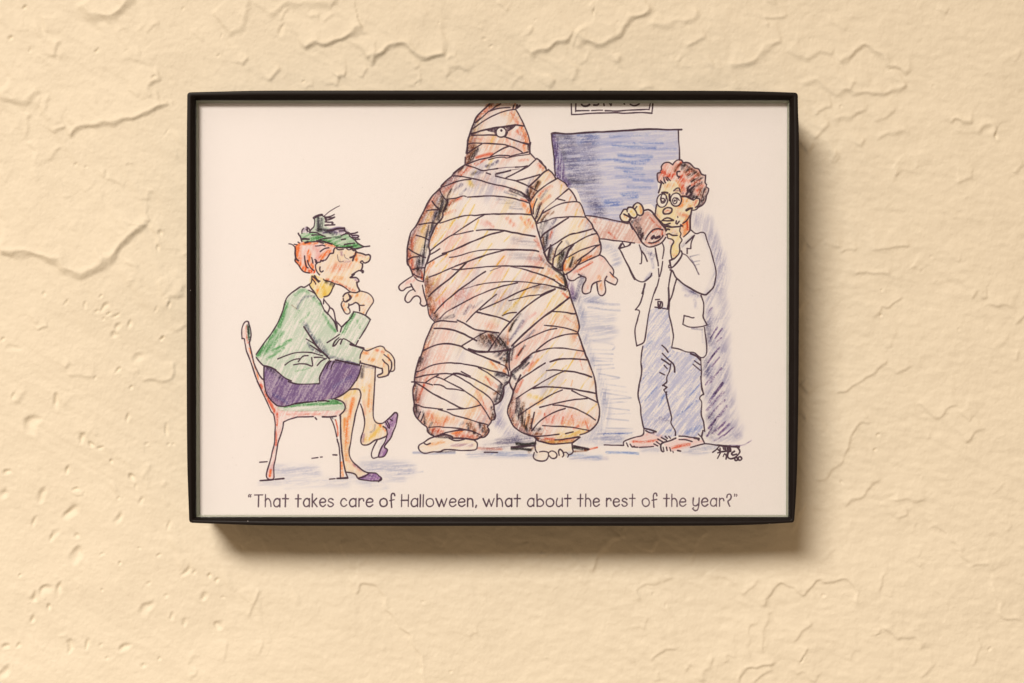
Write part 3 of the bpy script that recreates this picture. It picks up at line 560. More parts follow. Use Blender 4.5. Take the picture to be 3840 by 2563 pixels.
# clip colour width alpha hatch-angle | path
BRUSH = '''
crown k 14 .75 80 A 740,380 750,500 760,640
crown k 10 .7 80 A 820,400 810,560 780,640
crown k 14 .6 20 A 720,620 900,640 1050,720
crown v 12 .75 10 A 850,680 1000,660 1120,700
- v 12 .75 10 A 1000,640 1150,600 1270,610
- v 14 .7 10 A 1120,700 1250,690 1330,660
- v 12 .5 10 A 1450,760 1560,760
- v 14 .35 60 A 430,650 490,600 520,660
hat k 10 .5 20 A 950,740 1120,780 1220,790
hat G 14 .7 20 A 600,820 800,780 900,800
hat G 16 .9 20 A 780,840 960,890 1120,960
hat G 16 .9 20 A 1380,990 1520,960 1600,960
hat G 10 .7 20 A 1100,940 1400,990
hat L 10 .4 20 A 1100,860 1350,880
hair O 26 .95 80 A 300,960 295,1100 310,1240
hair O 22 .9 70 A 300,1310 400,1430 560,1510
hair O 14 .9 70 A 545,1080 560,1250 620,1400 660,1500
hair O 16 .9 50 A 980,1060 900,1130 800,1220
hair O 12 .85 20 A 420,920 560,910 720,890
hair O 12 .7 20 A 900,930 1080,960
hair O 10 .6 70 A 480,1300 500,1450
hair r 8 .6 70 A 520,1480 690,1520
hair P 20 .6 60 A 660,980 740,1100 720,1250
face r 26 .3 60 A 1130,1380 1250,1400 1400,1350
face r 26 .25 60 A 1000,1450 1200,1480
face O 12 .8 60 A 1530,1130 1530,1240
face o 12 .6 60 A 1540,1260 1600,1300
face r 8 .4 0 A 1590,1160 1720,1190
face y 8 .6 60 A 1760,1250 1790,1220
- m 10 .4 60 A 1230,1100 1240,1150
- m 10 .3 10 A 1280,1290 1400,1280
- g 8 .3 80 A 1180,1200 1200,1290
face r 10 .5 60 B 1350,70 1500,110
face r 9 .5 60 B 1540,140 1760,240
face o 14 .4 60 B 1450,40 1600,60
- m 8 .6 60 B 1760,70 1810,95
neck O 10 .6 60 B 1150,60 1200,160 1220,260
neck k 14 .55 60 B 1340,100 1440,150
neck y 14 .6 60 B 1300,180 1320,290
handup o 12 .5 60 B 1720,320 1800,300
handup O 9 .5 60 B 1590,430 1620,520
handup P 14 .5 60 B 1930,330 1990,400
handup o 10 .5 60 B 1900,450 1890,560
handlow O 12 .5 60 B 1880,1150 1960,1150
handlow r 10 .4 60 B 2080,1110 2180,1140
handlow o 14 .5 60 B 1960,1240 2060,1260
handlow O 8 .5 80 B 2250,1180 2270,1260
handlow O 8 .5 80 B 2200,1290 2190,1350
jacket G 15 .85 65 B 760,410 720,560 650,760
jacket G 18 .85 60 B 600,820 480,980 340,1180
jacket G 18 .6 60 B 700,860 520,1060 400,1170
jacket G 12 .6 20 B 820,960 560,1120
jacket G 10 .5 20 B 720,1080 480,1240
jacket G 13 .7 50 B 1150,340 1220,400 1270,440
jacket G 12 .5 30 B 880,300 1000,230 1080,260
jacket G 12 .5 60 B 1310,590 1380,720 1480,830
jacket G 20 .85 60 B 1730,590 1650,720 1590,840
jacket G 10 .4 60 B 1800,680 1840,780
jacket G 8 .4 60 B 870,640 940,530
jacket G 10 .35 60 B 960,700 1100,560
jacket G 8 .35 20 B 900,1420 1120,1370
jacket g 14 .7 60 B 1030,720 1110,860 1230,1040 1370,1200
jacket g 10 .5 60 B 1060,980 1130,1090 1250,1150
jacket g 10 .45 60 B 920,500 940,420 1030,330 1170,320
jacket g 12 .5 30 B 1380,1210 1500,1230 1700,1290
jacket g 10 .35 60 B 1240,960 1350,1120
jacket n 6 .35 60 B 840,450 900,500
skirt k 14 .45 60 B 470,1370 560,1420 680,1520
skirt k 8 .5 20 B 1440,1280 1830,1335
skirt b 14 .35 60 B 560,1760 760,1880
skirt P 20 .35 60 B 480,1700 560,1820 700,1900
skirt P 18 .3 40 B 1300,1830 1600,1700
skirt P 14 .3 60 B 1600,1500 1680,1420
skirt b 12 .3 60 B 1450,1650 1700,1500
leg2 k 14 .5 80 B 1880,1340 1860,1500
leg2 g 10 .4 30 B 1900,1350 2050,1370
leg1 y 16 .6 60 C 1600,240 1760,150
leg1 O 14 .6 85 C 1740,260 1700,430 1660,640 1650,900
leg1 o 14 .7 85 C 1620,560 1620,840 1640,1150
leg1 m 10 .4 85 C 1640,300 1640,430
leg1 P 12 .5 50 C 1680,1170 1840,1310
leg1 m 9 .4 50 C 1740,1220 1900,1320
leg2 o 14 .6 85 C 1990,60 1980,220 1960,360
leg2 y 12 .6 85 C 1870,60 1890,140
leg2 P 10 .6 85 C 1900,300 1910,480
leg2 O 10 .5 85 C 2000,280 1990,440
leg2 y 18 .75 60 C 2140,680 2050,780 1930,860
leg2 O 10 .5 60 C 2130,640 2210,720
leg2 g 8 .5 60 C 2060,640 2040,720 1990,750
leg2 m 10 .4 85 C 1890,780 1880,880
shoe2 v 8 .5 70 C 2330,500 2300,640
- l 10 .3 80 C 2180,860 2120,960
shoe1 v 8 .5 40 C 1960,1380 2040,1400
seat G 12 .9 5 C 740,400 980,340 1300,330 1500,320
seat G 9 .7 5 C 1380,290 1480,290 1570,340
chair r 11 .85 70 C 380,60 470,220 560,400 610,480
chair r 10 .85 85 C 620,500 610,640
chair r 8 .6 85 C 615,640 605,940
chair r 8 .3 10 C 760,490 1250,480
- O 9 .85 85 C 530,1310 515,1390
- P 12 .5 85 C 530,1300 520,1400
- r 7 .8 85 C 1480,570 1510,700 1515,800
- O 9 .85 80 C 1565,1190 1580,1390
- k 7 .5 85 C 1430,540 1470,570
chairback r 7 .8 75 B 170,760 170,880 190,1000
chairback O 6 .6 75 B 210,1080 290,1340 350,1540
- d 11 .95 80 B 195,750 205,860 215,960
- d 8 .8 80 B 185,740 200,860
# floor shading
- W 34 .32 3 C 600,1270 900,1280 1180,1300
- W 40 .3 3 C 620,1340 1200,1350
- W 36 .34 3 C 760,1500 1200,1480 1640,1490
- W 24 .3 3 C 380,1490 640,1500
- W 46 .34 3 C 1900,1220 2300,1230 2560,1260
- W 46 .36 3 C 2000,1310 2350,1330 2560,1310
- W 34 .34 3 C 1700,1380 1900,1480 2200,1530
- W 30 .28 3 C 2280,1420 2460,1440
- W 8 .4 3 C 2400,1360 2760,1330
# floor under the bandaged figure
- W 10 .7 3 J 200,1400 420,1410 800,1400
- g 40 .30 3 J 1700,1180 1500,1280 1250,1330
- g 30 .5 3 J 1450,1260 1650,1220 1900,1180
- r 12 .35 3 J 1150,1340 1480,1350
- W 26 .45 3 J 1020,1420 1500,1430 1960,1430
- K 12 .9 3 K 380,1270 500,1285 640,1265
- K 10 .9 3 K 310,1345 450,1340 580,1360
- n 10 .5 30 K 560,1390 620,1330
- l 36 .55 60 J 1560,470 1480,640 1440,800 1430,950
- l 44 .5 60 J 1480,980 1560,1080 1720,1180
- l 30 .4 20 J 1900,1180 1960,1250
- b 18 .25 3 K 20,1410 500,1430
- b 22 .35 3 K 1150,1430 1600,1470
- b 9 .7 3 K 1700,1400 1950,1400 2160,1415
- l 16 .35 3 K 1180,1490 1700,1490
- K 11 .85 -14 K 1220,1320 1420,1350
- n 9 .6 3 K 1220,1380 1400,1370
- r 8 .7 8 K 1380,1365 1560,1325
- W 40 .4 3 K 1560,1220 1900,1180
# wall shading right of the bandaged figure
~mummy v 26 .55 75 G 960,1080 1000,1250 1060,1420
~mummy g 26 .6 70 G 1240,1020 1180,1250 1120,1450
~mummy g 20 .5 70 G 1150,1420 1100,1566
~mummy W 26 .35 70 I 1400,300 1520,420 1560,620
~mummy W 34 .40 70 I 1550,560 1580,900 1620,1100
~mummy W 36 .34 20 I 1650,330 1950,360
~mummy W 38 .30 5 I 1650,640 2150,700
~mummy W 38 .34 5 I 1650,800 2100,860
~mummy W 38 .32 5 I 1650,960 2200,960
~mummy W 38 .26 5 I 1650,1120 2100,1110
~mummy W 30 .30 70 I 1680,1200 1760,1500
~mummy W 9 .55 -4 I 1700,370 2050,420 2300,435
~mummy W 9 .55 -4 I 1700,480 2000,520 2310,545
~mummy W 8 .4 -4 I 1800,1150 2100,1190 2220,1250 2180,1310
~mummy W 8 .4 3 I 1720,1300 2150,1320
~mummy W 8 .45 3 I 1740,1390 2180,1400
~mummy W 8 .45 3 I 1760,1480 2170,1490
~mummy W 36 .34 80 K 1500,40 1600,300 1680,620
~mummy W 46 .40 80 K 1620,560 1680,800 1640,1000
~mummy W 40 .40 60 K 1560,1050 1480,1180 1300,1210
~mummy W 7 .45 -8 K 1500,50 1780,60
~mummy W 7 .45 8 K 1520,120 1800,110
~mummy W 7 .4 -8 K 1560,180 1810,160
~mummy W 7 .45 -8 K 1580,240 1890,300
~mummy W 7 .45 8 K 1600,330 1880,310
~mummy W 7 .4 -8 K 1620,380 1980,440
~mummy W 7 .45 8 K 1640,470 1990,510
~mummy W 7 .45 -8 K 1650,520 2050,590
~mummy W 7 .5 4 K 1660,620 2060,600
~mummy W 7 .4 -8 K 1650,680 2000,650
~mummy W 7 .45 -8 K 1680,740 2030,780
~mummy W 7 .45 4 K 1700,830 2050,830
~mummy W 7 .4 4 K 1700,900 2020,930
~mummy W 7 .4 3 K 1700,1040 2080,1050
~mummy W 24 .4 3 K 1600,1120 2060,1110
- W 30 .35 20 G 1700,400 1900,480 1980,700
- W 26 .3 70 G 1700,300 1950,400
- W 26 .3 20 G 1300,1460 1560,1480
- W 22 .3 20 G 1900,760 2020,640
# window
window v 24 .8 85 L 60,560 90,800 110,1000 140,1150
window v 20 .7 85 L 110,700 160,900 200,1140 270,1260
window k 18 .55 10 L 130,600 200,780 230,900
window k 22 .45 10 L 60,560 220,560 340,620
window g 60 .6 3 L 260,640 320,900 360,1180
window g 70 .4 3 L 560,640 560,960 620,1200
window k 18 .5 0 L 300,1180 420,1220 640,1190
window k 20 .45 0 L 320,1270 480,1260
window g 50 .45 3 L 480,1400 640,1480 700,1640
window g 40 .45 3 L 640,1560 760,1700
window b 12 .5 3 L 420,540 640,530
window b 12 .45 3 L 900,560 1200,540 1460,530
window b 11 .5 3 L 640,660 960,650 1250,650
window b 10 .55 3 L 1250,650 1660,655
window b 13 .7 -3 L 930,700 1250,715 1550,725
window b 10 .4 3 L 1550,740 1850,740
window b 12 .65 -3 L 1020,830 1240,845 1500,850
window b 10 .6 -3 L 420,900 760,890 1100,905
window b 11 .7 -3 L 960,910 1200,930 1460,900
window b 12 .85 -3 L 1220,950 1390,955
window b 13 .6 -3 L 980,1020 1350,1025
window b 14 .75 -5 L 1110,1080 1250,1100 1380,1120
window b 11 .55 3 L 980,1150 1200,1150
window b 12 .6 -3 L 1240,1190 1510,1210
window b 10 .55 -3 L 1150,1290 1480,1310
window b 11 .6 8 L 1060,1400 1250,1380 1340,1390
window b 14 .9 5 L 1090,1430 1200,1440 1280,1435
window b 22 .6 5 L 800,1480 920,1520 1050,1520
window b 16 .8 5 L 830,1545 940,1550 1000,1560
window b 20 .5 5 L 720,1600 900,1600
window b 20 .45 3 L 440,640 700,560
window w 0 .0 3 L 0,0 1,1
# strip of bandage and roll
strip r 9 .4 50 N 20,380 120,480
strip r 8 .3 50 F 1460,1240 1520,1320
strip r 8 .3 50 G 1800,70 1950,190
roll k 14 .75 65 N 480,180 560,300 640,460
roll k 12 .7 70 N 560,150 640,320 690,480
roll g 16 .5 70 N 500,120 620,120
roll k 8 .7 65 N 560,440 650,540
roll r 8 .5 40 N 780,30 900,180 1030,280
roll r 7 .6 40 N 860,370 950,320 1050,330 1060,420
- r 6 .5 20 N 760,570 850,600 1000,560
roll w 0 .0 0 N 0,0 1,1
# bandaged figure: head
mummy k 12 .85 65 D 440,520 400,620 370,720
mummy k 9 .8 80 D 310,880 305,1000 310,1140
mummy n 26 .75 60 D 420,1040 350,1200 290,1330
mummy k 14 .7 65 D 520,1060 430,1200 360,1290
mummy r 12 .75 25 D 480,1240 650,1190 810,1160
mummy r 12 .75 40 D 460,1380 560,1330 660,1270
mummy r 14 .7 60 D 500,420 580,330 680,230
mummy o 16 .7 70 D 700,170 850,150 950,130
mummy O 14 .75 75 D 1420,610 1500,760 1520,900
mummy r 12 .5 75 D 1330,680 1420,780
mummy O 10 .8 80 D 1480,980 1500,1110
mummy r 14 .5 75 D 1210,290 1290,420 1340,510
mummy o 26 .35 75 D 1050,300 1200,400
mummy P 22 .4 75 D 1150,700 1250,800
mummy P 16 .5 75 D 420,850 620,850
mummy r 10 .45 75 D 1120,850 1180,960
mummy o 10 .5 75 D 1270,920 1290,1030
mummy y 10 .55 70 D 850,800 780,940
mummy g 10 .7 55 D 680,1420 830,1370 930,1310
mummy y 10 .7 65 D 820,1270 720,1440
mummy r 10 .4 60 D 1380,1300 1560,1280
mummy r 10 .4 60 D 1760,1370 1870,1460
mummy k 8 .8 80 D 1570,990 1580,1130
# shoulders, left arm
mummy k 11 .75 60 E 1000,100 930,160 870,215
mummy r 16 .65 50 E 1110,100 1030,170 980,220
mummy g 14 .6 40 E 1140,200 1280,180
mummy g 12 .55 60 E 1380,110 1500,40
mummy g 10 .6 40 E 720,360 820,280 900,250
mummy y 18 .7 50 E 1070,300 1130,370
mummy y 12 .6 60 E 1120,220 1180,170
mummy r 14 .55 50 E 880,330 780,420 720,470
mummy g 12 .55 60 E 980,360 860,450
mummy g 10 .5 60 E 1040,430 960,510
mummy k 9 .9 65 E 830,440 790,530 770,600
mummy K 13 .92 65 E 770,600 745,680 715,740
mummy k 16 .7 70 E 700,540 690,660 660,760
mummy g 18 .65 70 E 640,600 620,720 600,830
mummy k 14 .75 75 E 680,760 660,820 640,880
mummy g 22 .7 80 E 600,800 540,950 480,1100
mummy g 22 .75 80 E 560,1000 490,1120 470,1250
mummy k 18 .8 80 E 440,1280 410,1400 390,1500
mummy k 24 .85 80 H 370,20 360,120 350,190
mummy n 14 .7 80 H 340,190 370,270
mummy r 14 .8 80 H 235,50 250,130 270,190
mummy r 9 .8 80 H 380,210 400,290 390,350
mummy r 16 .7 80 E 220,1380 230,1480
mummy r 12 .5 80 E 250,1160 260,1320
mummy y 16 .6 70 E 540,780 470,920 400,1040
mummy r 9 .5 50 E 480,700 580,560
mummy o 14 .5 60 E 300,1060 260,1250
mummy n 11 .8 60 E 900,580 800,660 740,750
mummy r 14 .65 50 E 980,560 860,600 800,660
mummy r 10 .4 60 E 880,740 720,800
mummy O 16 .55 60 E 640,980 570,1120 530,1260
mummy y 12 .6 65 E 880,860 780,1000
# chest
mummy k 12 .8 -25 E 1700,440 1850,500 1960,560
mummy g 10 .6 -15 E 1620,470 1780,520
mummy r 9 .7 -20 E 1860,570 1940,600
mummy n 12 .7 75 E 2010,400 1990,480 1960,520
mummy g 10 .6 80 E 1960,380 1930,480
mummy O 16 .6 60 E 1880,640 1960,760
mummy P 22 .5 60 E 1480,390 1750,440
mummy P 22 .5 60 E 1250,900 1400,980
mummy r 16 .45 65 E 1650,850 1750,960
mummy r 14 .55 65 E 1960,880 2040,1000
mummy r 10 .45 65 E 2070,1130 2140,1300
mummy r 10 .3 65 E 1350,900 1450,980
mummy O 12 .45 65 E 1850,840 1950,980
mummy g 20 .35 0 E 1520,590 1820,650
mummy g 12 .35 0 E 1700,700 1860,720
mummy g 26 .30 0 E 1750,1180 2050,1230
mummy g 26 .25 0 E 1700,1400 2150,1450
mummy P 20 .5 50 E 2000,1500 2250,1530
mummy y 7 .75 65 E 1110,560 1020,700 930,860
mummy y 7 .7 65 E 1170,660 1060,880 960,1080
mummy y 7 .7 65 E 880,880 700,1120 560,1280
mummy y 7 .7 65 E 1230,880 1170,1030
mummy y 7 .7 65 E 1360,1050 1200,1300 1000,1560
mummy y 7 .7 65 E 1420,1230 1300,1400 1170,1566
mummy y 7 .6 65 E 980,1130 760,1400 600,1566
mummy y 6 .7 65 E 1610,1410 1480,1560
mummy y 6 .5 65 E 1640,620 1560,780
mummy y 6 .5 65 E 1740,1070 1600,1200
# belly
mummy y 7 .7 65 H 860,20 700,220 560,420
mummy y 7 .7 65 H 1080,20 900,300 600,660
mummy y 7 .7 65 H 1240,70 1000,380 800,640
mummy y 7 .7 65 H 1600,10 1480,160 1200,520
mummy y 7 .6 65 H 1850,200 1650,480 1450,740
mummy y 7 .7 65 H 2030,320 1850,600 1580,880
mummy y 7 .6 65 H 1680,190 1400,640
mummy y 7 .7 65 I 540,20 280,420 50,600
mummy y 7 .7 65 I 1040,240 800,600 580,830
mummy y 7 .7 65 I 1180,440 950,800
mummy y 7 .7 65 I 1200,920 1000,1230 680,1560
mummy y 6 .6 65 I 1200,1400 1060,1560
mummy y 6 .6 65 I 1470,1350 1380,1560
mummy O 13 .7 65 H 560,90 500,170 470,240
mummy n 18 .55 75 H 480,350 490,470 500,600
mummy o 13 .6 70 H 530,620 560,740 590,830
mummy y 12 .7 65 H 440,240 470,330
mummy n 12 .6 75 H 500,720 560,830 620,900
mummy k 10 .5 60 H 620,860 580,940
mummy k 12 .5 30 H 620,940 760,910 860,880
mummy g 12 .6 60 H 1020,850 1110,730
mummy g 10 .4 60 H 1150,760 1280,660
mummy P 30 .5 70 H 650,650 800,750
mummy P 30 .5 70 H 900,560 1080,600
mummy P 26 .5 70 H 1350,1000 1500,1050
mummy r 10 .35 70 H 1480,680 1560,620
mummy g 20 .4 0 H 2050,470 2300,490
mummy g 8 .8 20 H 1200,820 1280,850
mummy k 8 .8 10 H 1230,1090 1360,1110
mummy k 30 .3 65 H 1300,1200 1400,1290 1600,1330
mummy g 50 .4 65 H 1290,1220 1440,1270 1600,1270
mummy k 22 .35 -60 H 1560,1330 1660,1380
mummy n 40 .4 -55 H 1290,1250 1420,1260 1560,1250
mummy k 18 .65 -50 H 1440,1150 1560,1240 1640,1340
mummy n 22 .5 -60 H 1260,1180 1420,1200
mummy r 12 .5 70 H 1420,1180 1450,1260
mummy k 24 .75 40 H 1500,1430 1640,1430
mummy k 14 .8 85 H 1660,1380 1650,1540
mummy k 12 .7 80 H 1740,1330 1700,1520
mummy n 12 .6 60 H 1740,960 1690,1100
mummy k 9 .7 60 H 1850,860 1740,990 1690,1100
mummy O 12 .7 80 H 1660,1050 1650,1200 1660,1290
mummy g 12 .6 60 H 1880,960 1780,1120 1680,1240
mummy P 12 .6 55 I 660,600 500,720 380,880
mummy g 10 .5 55 I 640,940 440,1120
mummy r 9 .7 65 I 400,1300 280,1480
mummy k 8 .75 60 I 460,1230 330,1420
mummy g 12 .65 50 I 580,1450 430,1560
mummy r 9 .5 20 I 1180,180 1290,290
mummy r 9 .6 40 I 1240,240 1330,320
mummy k 10 .6 -20 I 1150,110 1280,160
mummy r 9 .4 -40 I 1240,660 1430,800
mummy P 14 .5 -40 I 1380,1040 1480,1120
mummy r 7 .4 75 I 1480,1380 1550,1540
# right arm
mummy O 16 .75 75 F 220,780 190,960 180,1080
mummy n 18 .7 65 F 330,480 230,640 180,760
mummy k 8 .7 65 F 320,460 250,600
mummy g 12 .6 70 F 220,360 140,500
mummy k 10 .8 80 F 100,640 130,800
mummy r 12 .65 40 F 600,560 420,660 340,760
mummy r 10 .6 40 F 570,750 450,840 360,950
mummy g 10 .5 60 F 500,640 380,820
mummy k 13 .85 65 F 370,920 320,1060 280,1200
mummy n 14 .6 50 F 620,1090 480,1170 400,1260
mummy r 10 .6 40 F 560,1060 460,1150
mummy k 16 .6 75 F 480,1290 400,1420 380,1540
mummy g 12 .6 60 F 700,1240 560,1400
mummy P 14 .5 60 F 320,80 420,200
mummy P 14 .4 60 F 480,420 600,330
mummy r 9 .4 65 F 640,1420 580,1560
mummy y 8 .6 75 F 810,530 790,720
mummy y 7 .6 75 F 1140,1040 1100,1160
mummy o 7 .5 70 F 1260,1250 1170,1400
mummy o 7 .4 70 F 1000,780 900,1060
mummy k 16 .75 80 G 500,100 480,250 460,400
mummy n 12 .7 80 G 420,180 430,330
mummy r 9 .6 70 G 610,60 560,200
mummy k 13 .7 80 G 600,400 580,520 560,640
mummy n 10 .6 80 G 660,420 620,640
mummy K 22 .75 80 G 810,480 790,640 770,820
mummy g 14 .6 80 G 940,420 860,560
mummy y 7 .8 80 G 760,520 730,700
mummy y 10 .85 75 G 1010,560 940,680
mummy O 10 .8 80 G 890,660 860,840
mummy n 18 .85 70 G 1100,680 1020,800
mummy k 10 .8 75 G 1060,600 990,780
mummy r 12 .7 40 G 900,850 1000,830
mummy o 14 .75 30 G 1260,650 1420,580
mummy r 9 .5 30 G 1360,580 1440,560
mummy g 10 .4 75 G 920,260 1020,420
mummy y 7 .6 75 G 1340,40 1310,200
mummy k 11 .85 -40 G 620,800 760,900 870,1000
mummy K 9 .85 80 G 860,960 890,1100 900,1180
mummy o 9 .8 -40 G 700,980 840,1120
mummy n 10 .7 -40 G 780,960 860,1060
mummy r 9 .5 -50 G 240,230 340,360
mummy r 9 .5 60 G 350,560 390,640
mummy g 11 .5 -50 G 420,640 560,780
mummy P 16 .6 50 G 540,860 640,920
mummy r 9 .4 20 G 400,1040 720,1060
mummy K 9 .85 -30 G 780,1190 880,1260
hand r 9 .7 25 G 1450,690 1280,800 1150,880
hand P 16 .6 60 G 1050,870 1200,930
hand r 8 .4 80 G 1360,1180 1370,1240
hand O 9 .4 50 G 1840,960 1930,1010
hand o 14 .4 60 G 1600,1000 1650,1250
hand P 14 .5 50 G 1640,600 1720,680
lefthand P 12 .5 60 H 150,400 300,350
leftfoot o 12 .4 20 J 420,1290 640,1240
leftfoot m 12 .3 20 J 760,1290 1050,1290
- k 8 .6 5 J 540,1390 800,1380
- k 9 .7 5 J 540,1165 760,1180
leftfoot w 0 .0 0 J 0,0 1,1
# legs
mummy n 7 .4 80 H 470,300 480,420
mummy n 7 .4 80 H 520,320 530,430
mummy n 7 .35 80 H 560,620 590,720
mummy r 7 .4 80 H 640,560 660,700
mummy r 7 .35 80 H 700,620 720,760
mummy r 7 .35 80 H 880,520 910,640
mummy r 7 .35 75 H 1000,480 1030,600
mummy k 6 .6 65 H 1260,1150 1330,1290
mummy k 6 .6 -60 H 1330,1160 1420,1320
mummy k 6 .6 -60 H 1400,1150 1500,1320
mummy k 6 .6 -60 H 1470,1170 1570,1330
mummy k 6 .6 -60 H 1540,1200 1620,1330
mummy r 6 .5 -60 H 1370,1150 1450,1290
mummy r 6 .5 -60 H 1440,1160 1540,1310
mummy k 6 .6 70 K 380,640 360,820
mummy k 6 .6 70 K 430,640 410,840
mummy k 6 .6 70 K 470,720 430,960
mummy k 6 .6 70 K 520,760 490,1000
mummy k 6 .6 65 K 560,840 520,1040
mummy n 6 .6 65 K 600,900 560,1080
mummy r 6 .5 80 K 340,560 310,760
mummy r 6 .5 80 K 300,760 320,900
mummy k 6 .5 70 J 1440,420 1420,600
mummy k 6 .5 70 J 1480,440 1450,620
mummy r 6 .5 -65 J 1180,560 1230,680
mummy r 6 .5 -65 J 1280,320 1340,420
mummy r 6 .45 -65 J 1230,340 1290,440
mummy k 6 .5 70 E 690,600 650,760
mummy k 6 .5 75 E 640,700 600,840
mummy k 6 .5 75 E 560,900 510,1080
mummy g 6 .6 75 E 500,960 460,1120
mummy k 6 .6 80 E 460,1120 430,1300
mummy k 6 .6 75 F 380,900 330,1020
mummy k 6 .5 60 F 470,1180 380,1330
mummy k 6 .5 70 G 520,120 480,260
mummy k 6 .6 70 G 860,480 820,640
mummy k 6 .6 60 D 470,1080 380,1230
mummy k 13 .7 75 J 320,20 270,150
mummy k 11 .65 80 J 230,400 225,520 220,640
mummy r 11 .75 75 J 350,410 300,520 260,650
mummy n 8 .6 75 J 290,560 270,660
mummy k 11 .7 80 J 230,710 250,810
mummy r 7 .55 70 J 490,200 400,300 350,420
mummy k 9 .6 70 J 340,800 360,970
mummy o 34 .4 65 J 420,880 640,900
mummy o 30 .45 70 J 600,950 800,920
mummy r 22 .4 70 J 420,820 560,1000
mummy r 18 .4 70 J 700,900 620,1000
mummy k 20 .85 30 J 1430,250 1550,280 1560,360
mummy k 20 .8 70 J 1490,420 1470,560 1400,640
mummy n 12 .6 60 J 1380,530 1440,500
mummy k 12 .8 75 J 1350,740 1370,880
mummy n 12 .7 70 J 1340,840 1340,920
mummy n 12 .7 75 J 1540,30 1560,160
mummy k 14 .75 30 J 1480,20 1580,60
mummy O 11 .6 60 J 1440,100 1540,220
mummy O 10 .6 -50 J 1320,60 1420,170
mummy r 11 .55 -55 J 1260,290 1420,440
mummy r 12 .45 -60 J 1120,480 1260,760
mummy r 12 .45 -60 J 1130,660 1240,820
mummy n 20 .6 75 J 1020,980 1080,1080
mummy k 13 .7 75 J 1170,980 1210,1080
mummy k 9 .65 75 J 980,980 1020,1100
mummy n 14 .7 75 J 1220,1000 1250,1080
mummy g 11 .5 70 J 880,990 920,960
mummy r 20 .75 60 J 480,1070 600,1090
mummy O 14 .8 20 J 780,1110 900,1100
mummy r 12 .8 20 J 830,1150 1060,1160
mummy k 9 .6 75 J 1080,1110 1160,1160
mummy k 8 .6 60 J 1230,1150 1290,1060
mummy k 8 .5 60 J 420,1050 470,960
mummy k 9 .6 10 J 420,1080 480,1150
mummy k 14 .8 50 K 320,230 420,150 500,60
mummy k 11 .75 70 K 320,260 370,320
mummy k 8 .7 55 K 560,80 470,170
mummy r 9 .65 55 K 620,70 480,240
mummy o 9 .7 55 K 700,30 560,200
mummy r 12 .65 60 K 460,340 370,500
mummy n 14 .7 80 K 310,600 290,800 330,950
mummy k 14 .7 80 K 400,620 390,760 400,900
mummy n 16 .65 80 K 480,680 450,880 470,1000
mummy k 12 .65 80 K 440,760 470,960 540,1080
mummy o 20 .7 75 K 560,790 520,940 500,1020
mummy n 14 .6 75 K 580,880 570,1050
mummy k 14 .75 60 K 630,1060 740,1060
mummy n 12 .7 60 K 640,1120 740,1130
mummy O 18 .5 70 K 700,800 620,940
mummy o 16 .5 65 K 600,700 760,640
mummy P 50 .5 70 K 820,880 1350,900
mummy r 8 .6 80 K 790,830 830,960
mummy r 8 .55 80 K 900,960 930,860
mummy r 8 .55 80 K 1040,980 1060,880
mummy r 8 .5 80 K 1190,860 1210,960
mummy r 8 .6 80 K 1390,940 1420,1040
mummy r 7 .5 80 K 780,1000 820,1080
mummy r 10 .5 30 K 1220,1040 1290,1010
mummy o 26 .5 60 K 1100,980 1400,960
mummy y 22 .85 20 K 1000,1150 1250,1120 1380,1090
mummy y 14 .85 10 K 820,1240 1000,1250 1220,1230
mummy r 9 .85 10 K 800,1195 930,1205
mummy r 9 .5 10 K 1020,1225 1220,1200
mummy n 10 .75 30 K 660,1180 780,1240
mummy y 6 .75 65 K 1210,40 1090,220
mummy y 6 .75 65 K 1030,220 850,400
mummy y 6 .75 65 K 1110,120 1030,200
mummy y 7 .75 60 K 1100,330 860,600
mummy y 6 .7 65 K 1440,290 1320,460
mummy y 7 .75 60 K 1550,690 1400,840
mummy y 6 .6 60 K 950,80 640,380
mummy o 6 .5 65 K 1200,340 1180,420
mummy r 6 .3 75 K 1310,50 1350,180
mummy y 16 .55 60 K 560,560 720,600
mummy y 16 .5 60 K 900,440 700,680
# man in the white coat
dface o 14 .55 60 M 1080,660 1250,640
dface O 18 .85 70 M 1470,900 1450,1040 1390,1080
dface o 16 .7 60 M 1560,960 1580,1080
dface r 16 .55 70 M 1420,1250 1550,1300
dface r 10 .45 70 M 930,1280 960,1320
dface m 10 .5 80 M 890,1180 900,1260
dface P 14 .5 80 M 1330,1130 1350,1250
dface r 14 .85 70 M 1700,990 1690,1060
dface r 8 .8 50 M 1760,960 1720,1010
- P 14 .9 30 M 1080,1210 1190,1170
- r 7 .5 30 M 1080,1160 1200,1190
- m 8 .6 30 M 1300,760 1380,750
dface m 12 .5 70 M 1440,820 1500,780
dneck r 9 .7 80 N 1550,180 1560,320
dneck O 12 .5 70 N 1480,220 1500,330
dhair r 16 .6 60 M 1010,360 1150,420 1280,430
dhair r 14 .8 75 M 1060,340 1050,420
dhair r 14 .6 60 M 1120,470 1250,470
dhair n 10 .75 60 M 1400,200 1310,280 1290,340
dhair r 10 .6 60 M 1420,150 1330,230
dhair k 16 .8 50 M 1450,230 1560,230
dhair k 10 .75 50 M 1560,330 1440,300
dhair k 9 .8 35 M 1720,370 1560,470
dhair r 10 .8 35 M 1640,320 1530,410
dhair r 10 .8 35 M 1720,440 1560,560
dhair k 10 .75 35 M 1820,490 1640,560
dhair k 10 .75 35 M 1860,480 1760,530
dhair r 10 .8 35 M 1800,540 1640,640
dhair r 18 .7 50 M 1420,450 1450,540
dhair r 14 .7 60 M 1440,660 1470,740
dhair k 12 .85 40 M 1840,590 1680,690 1600,760
dhair r 13 .85 60 M 1840,650 1770,760 1750,840
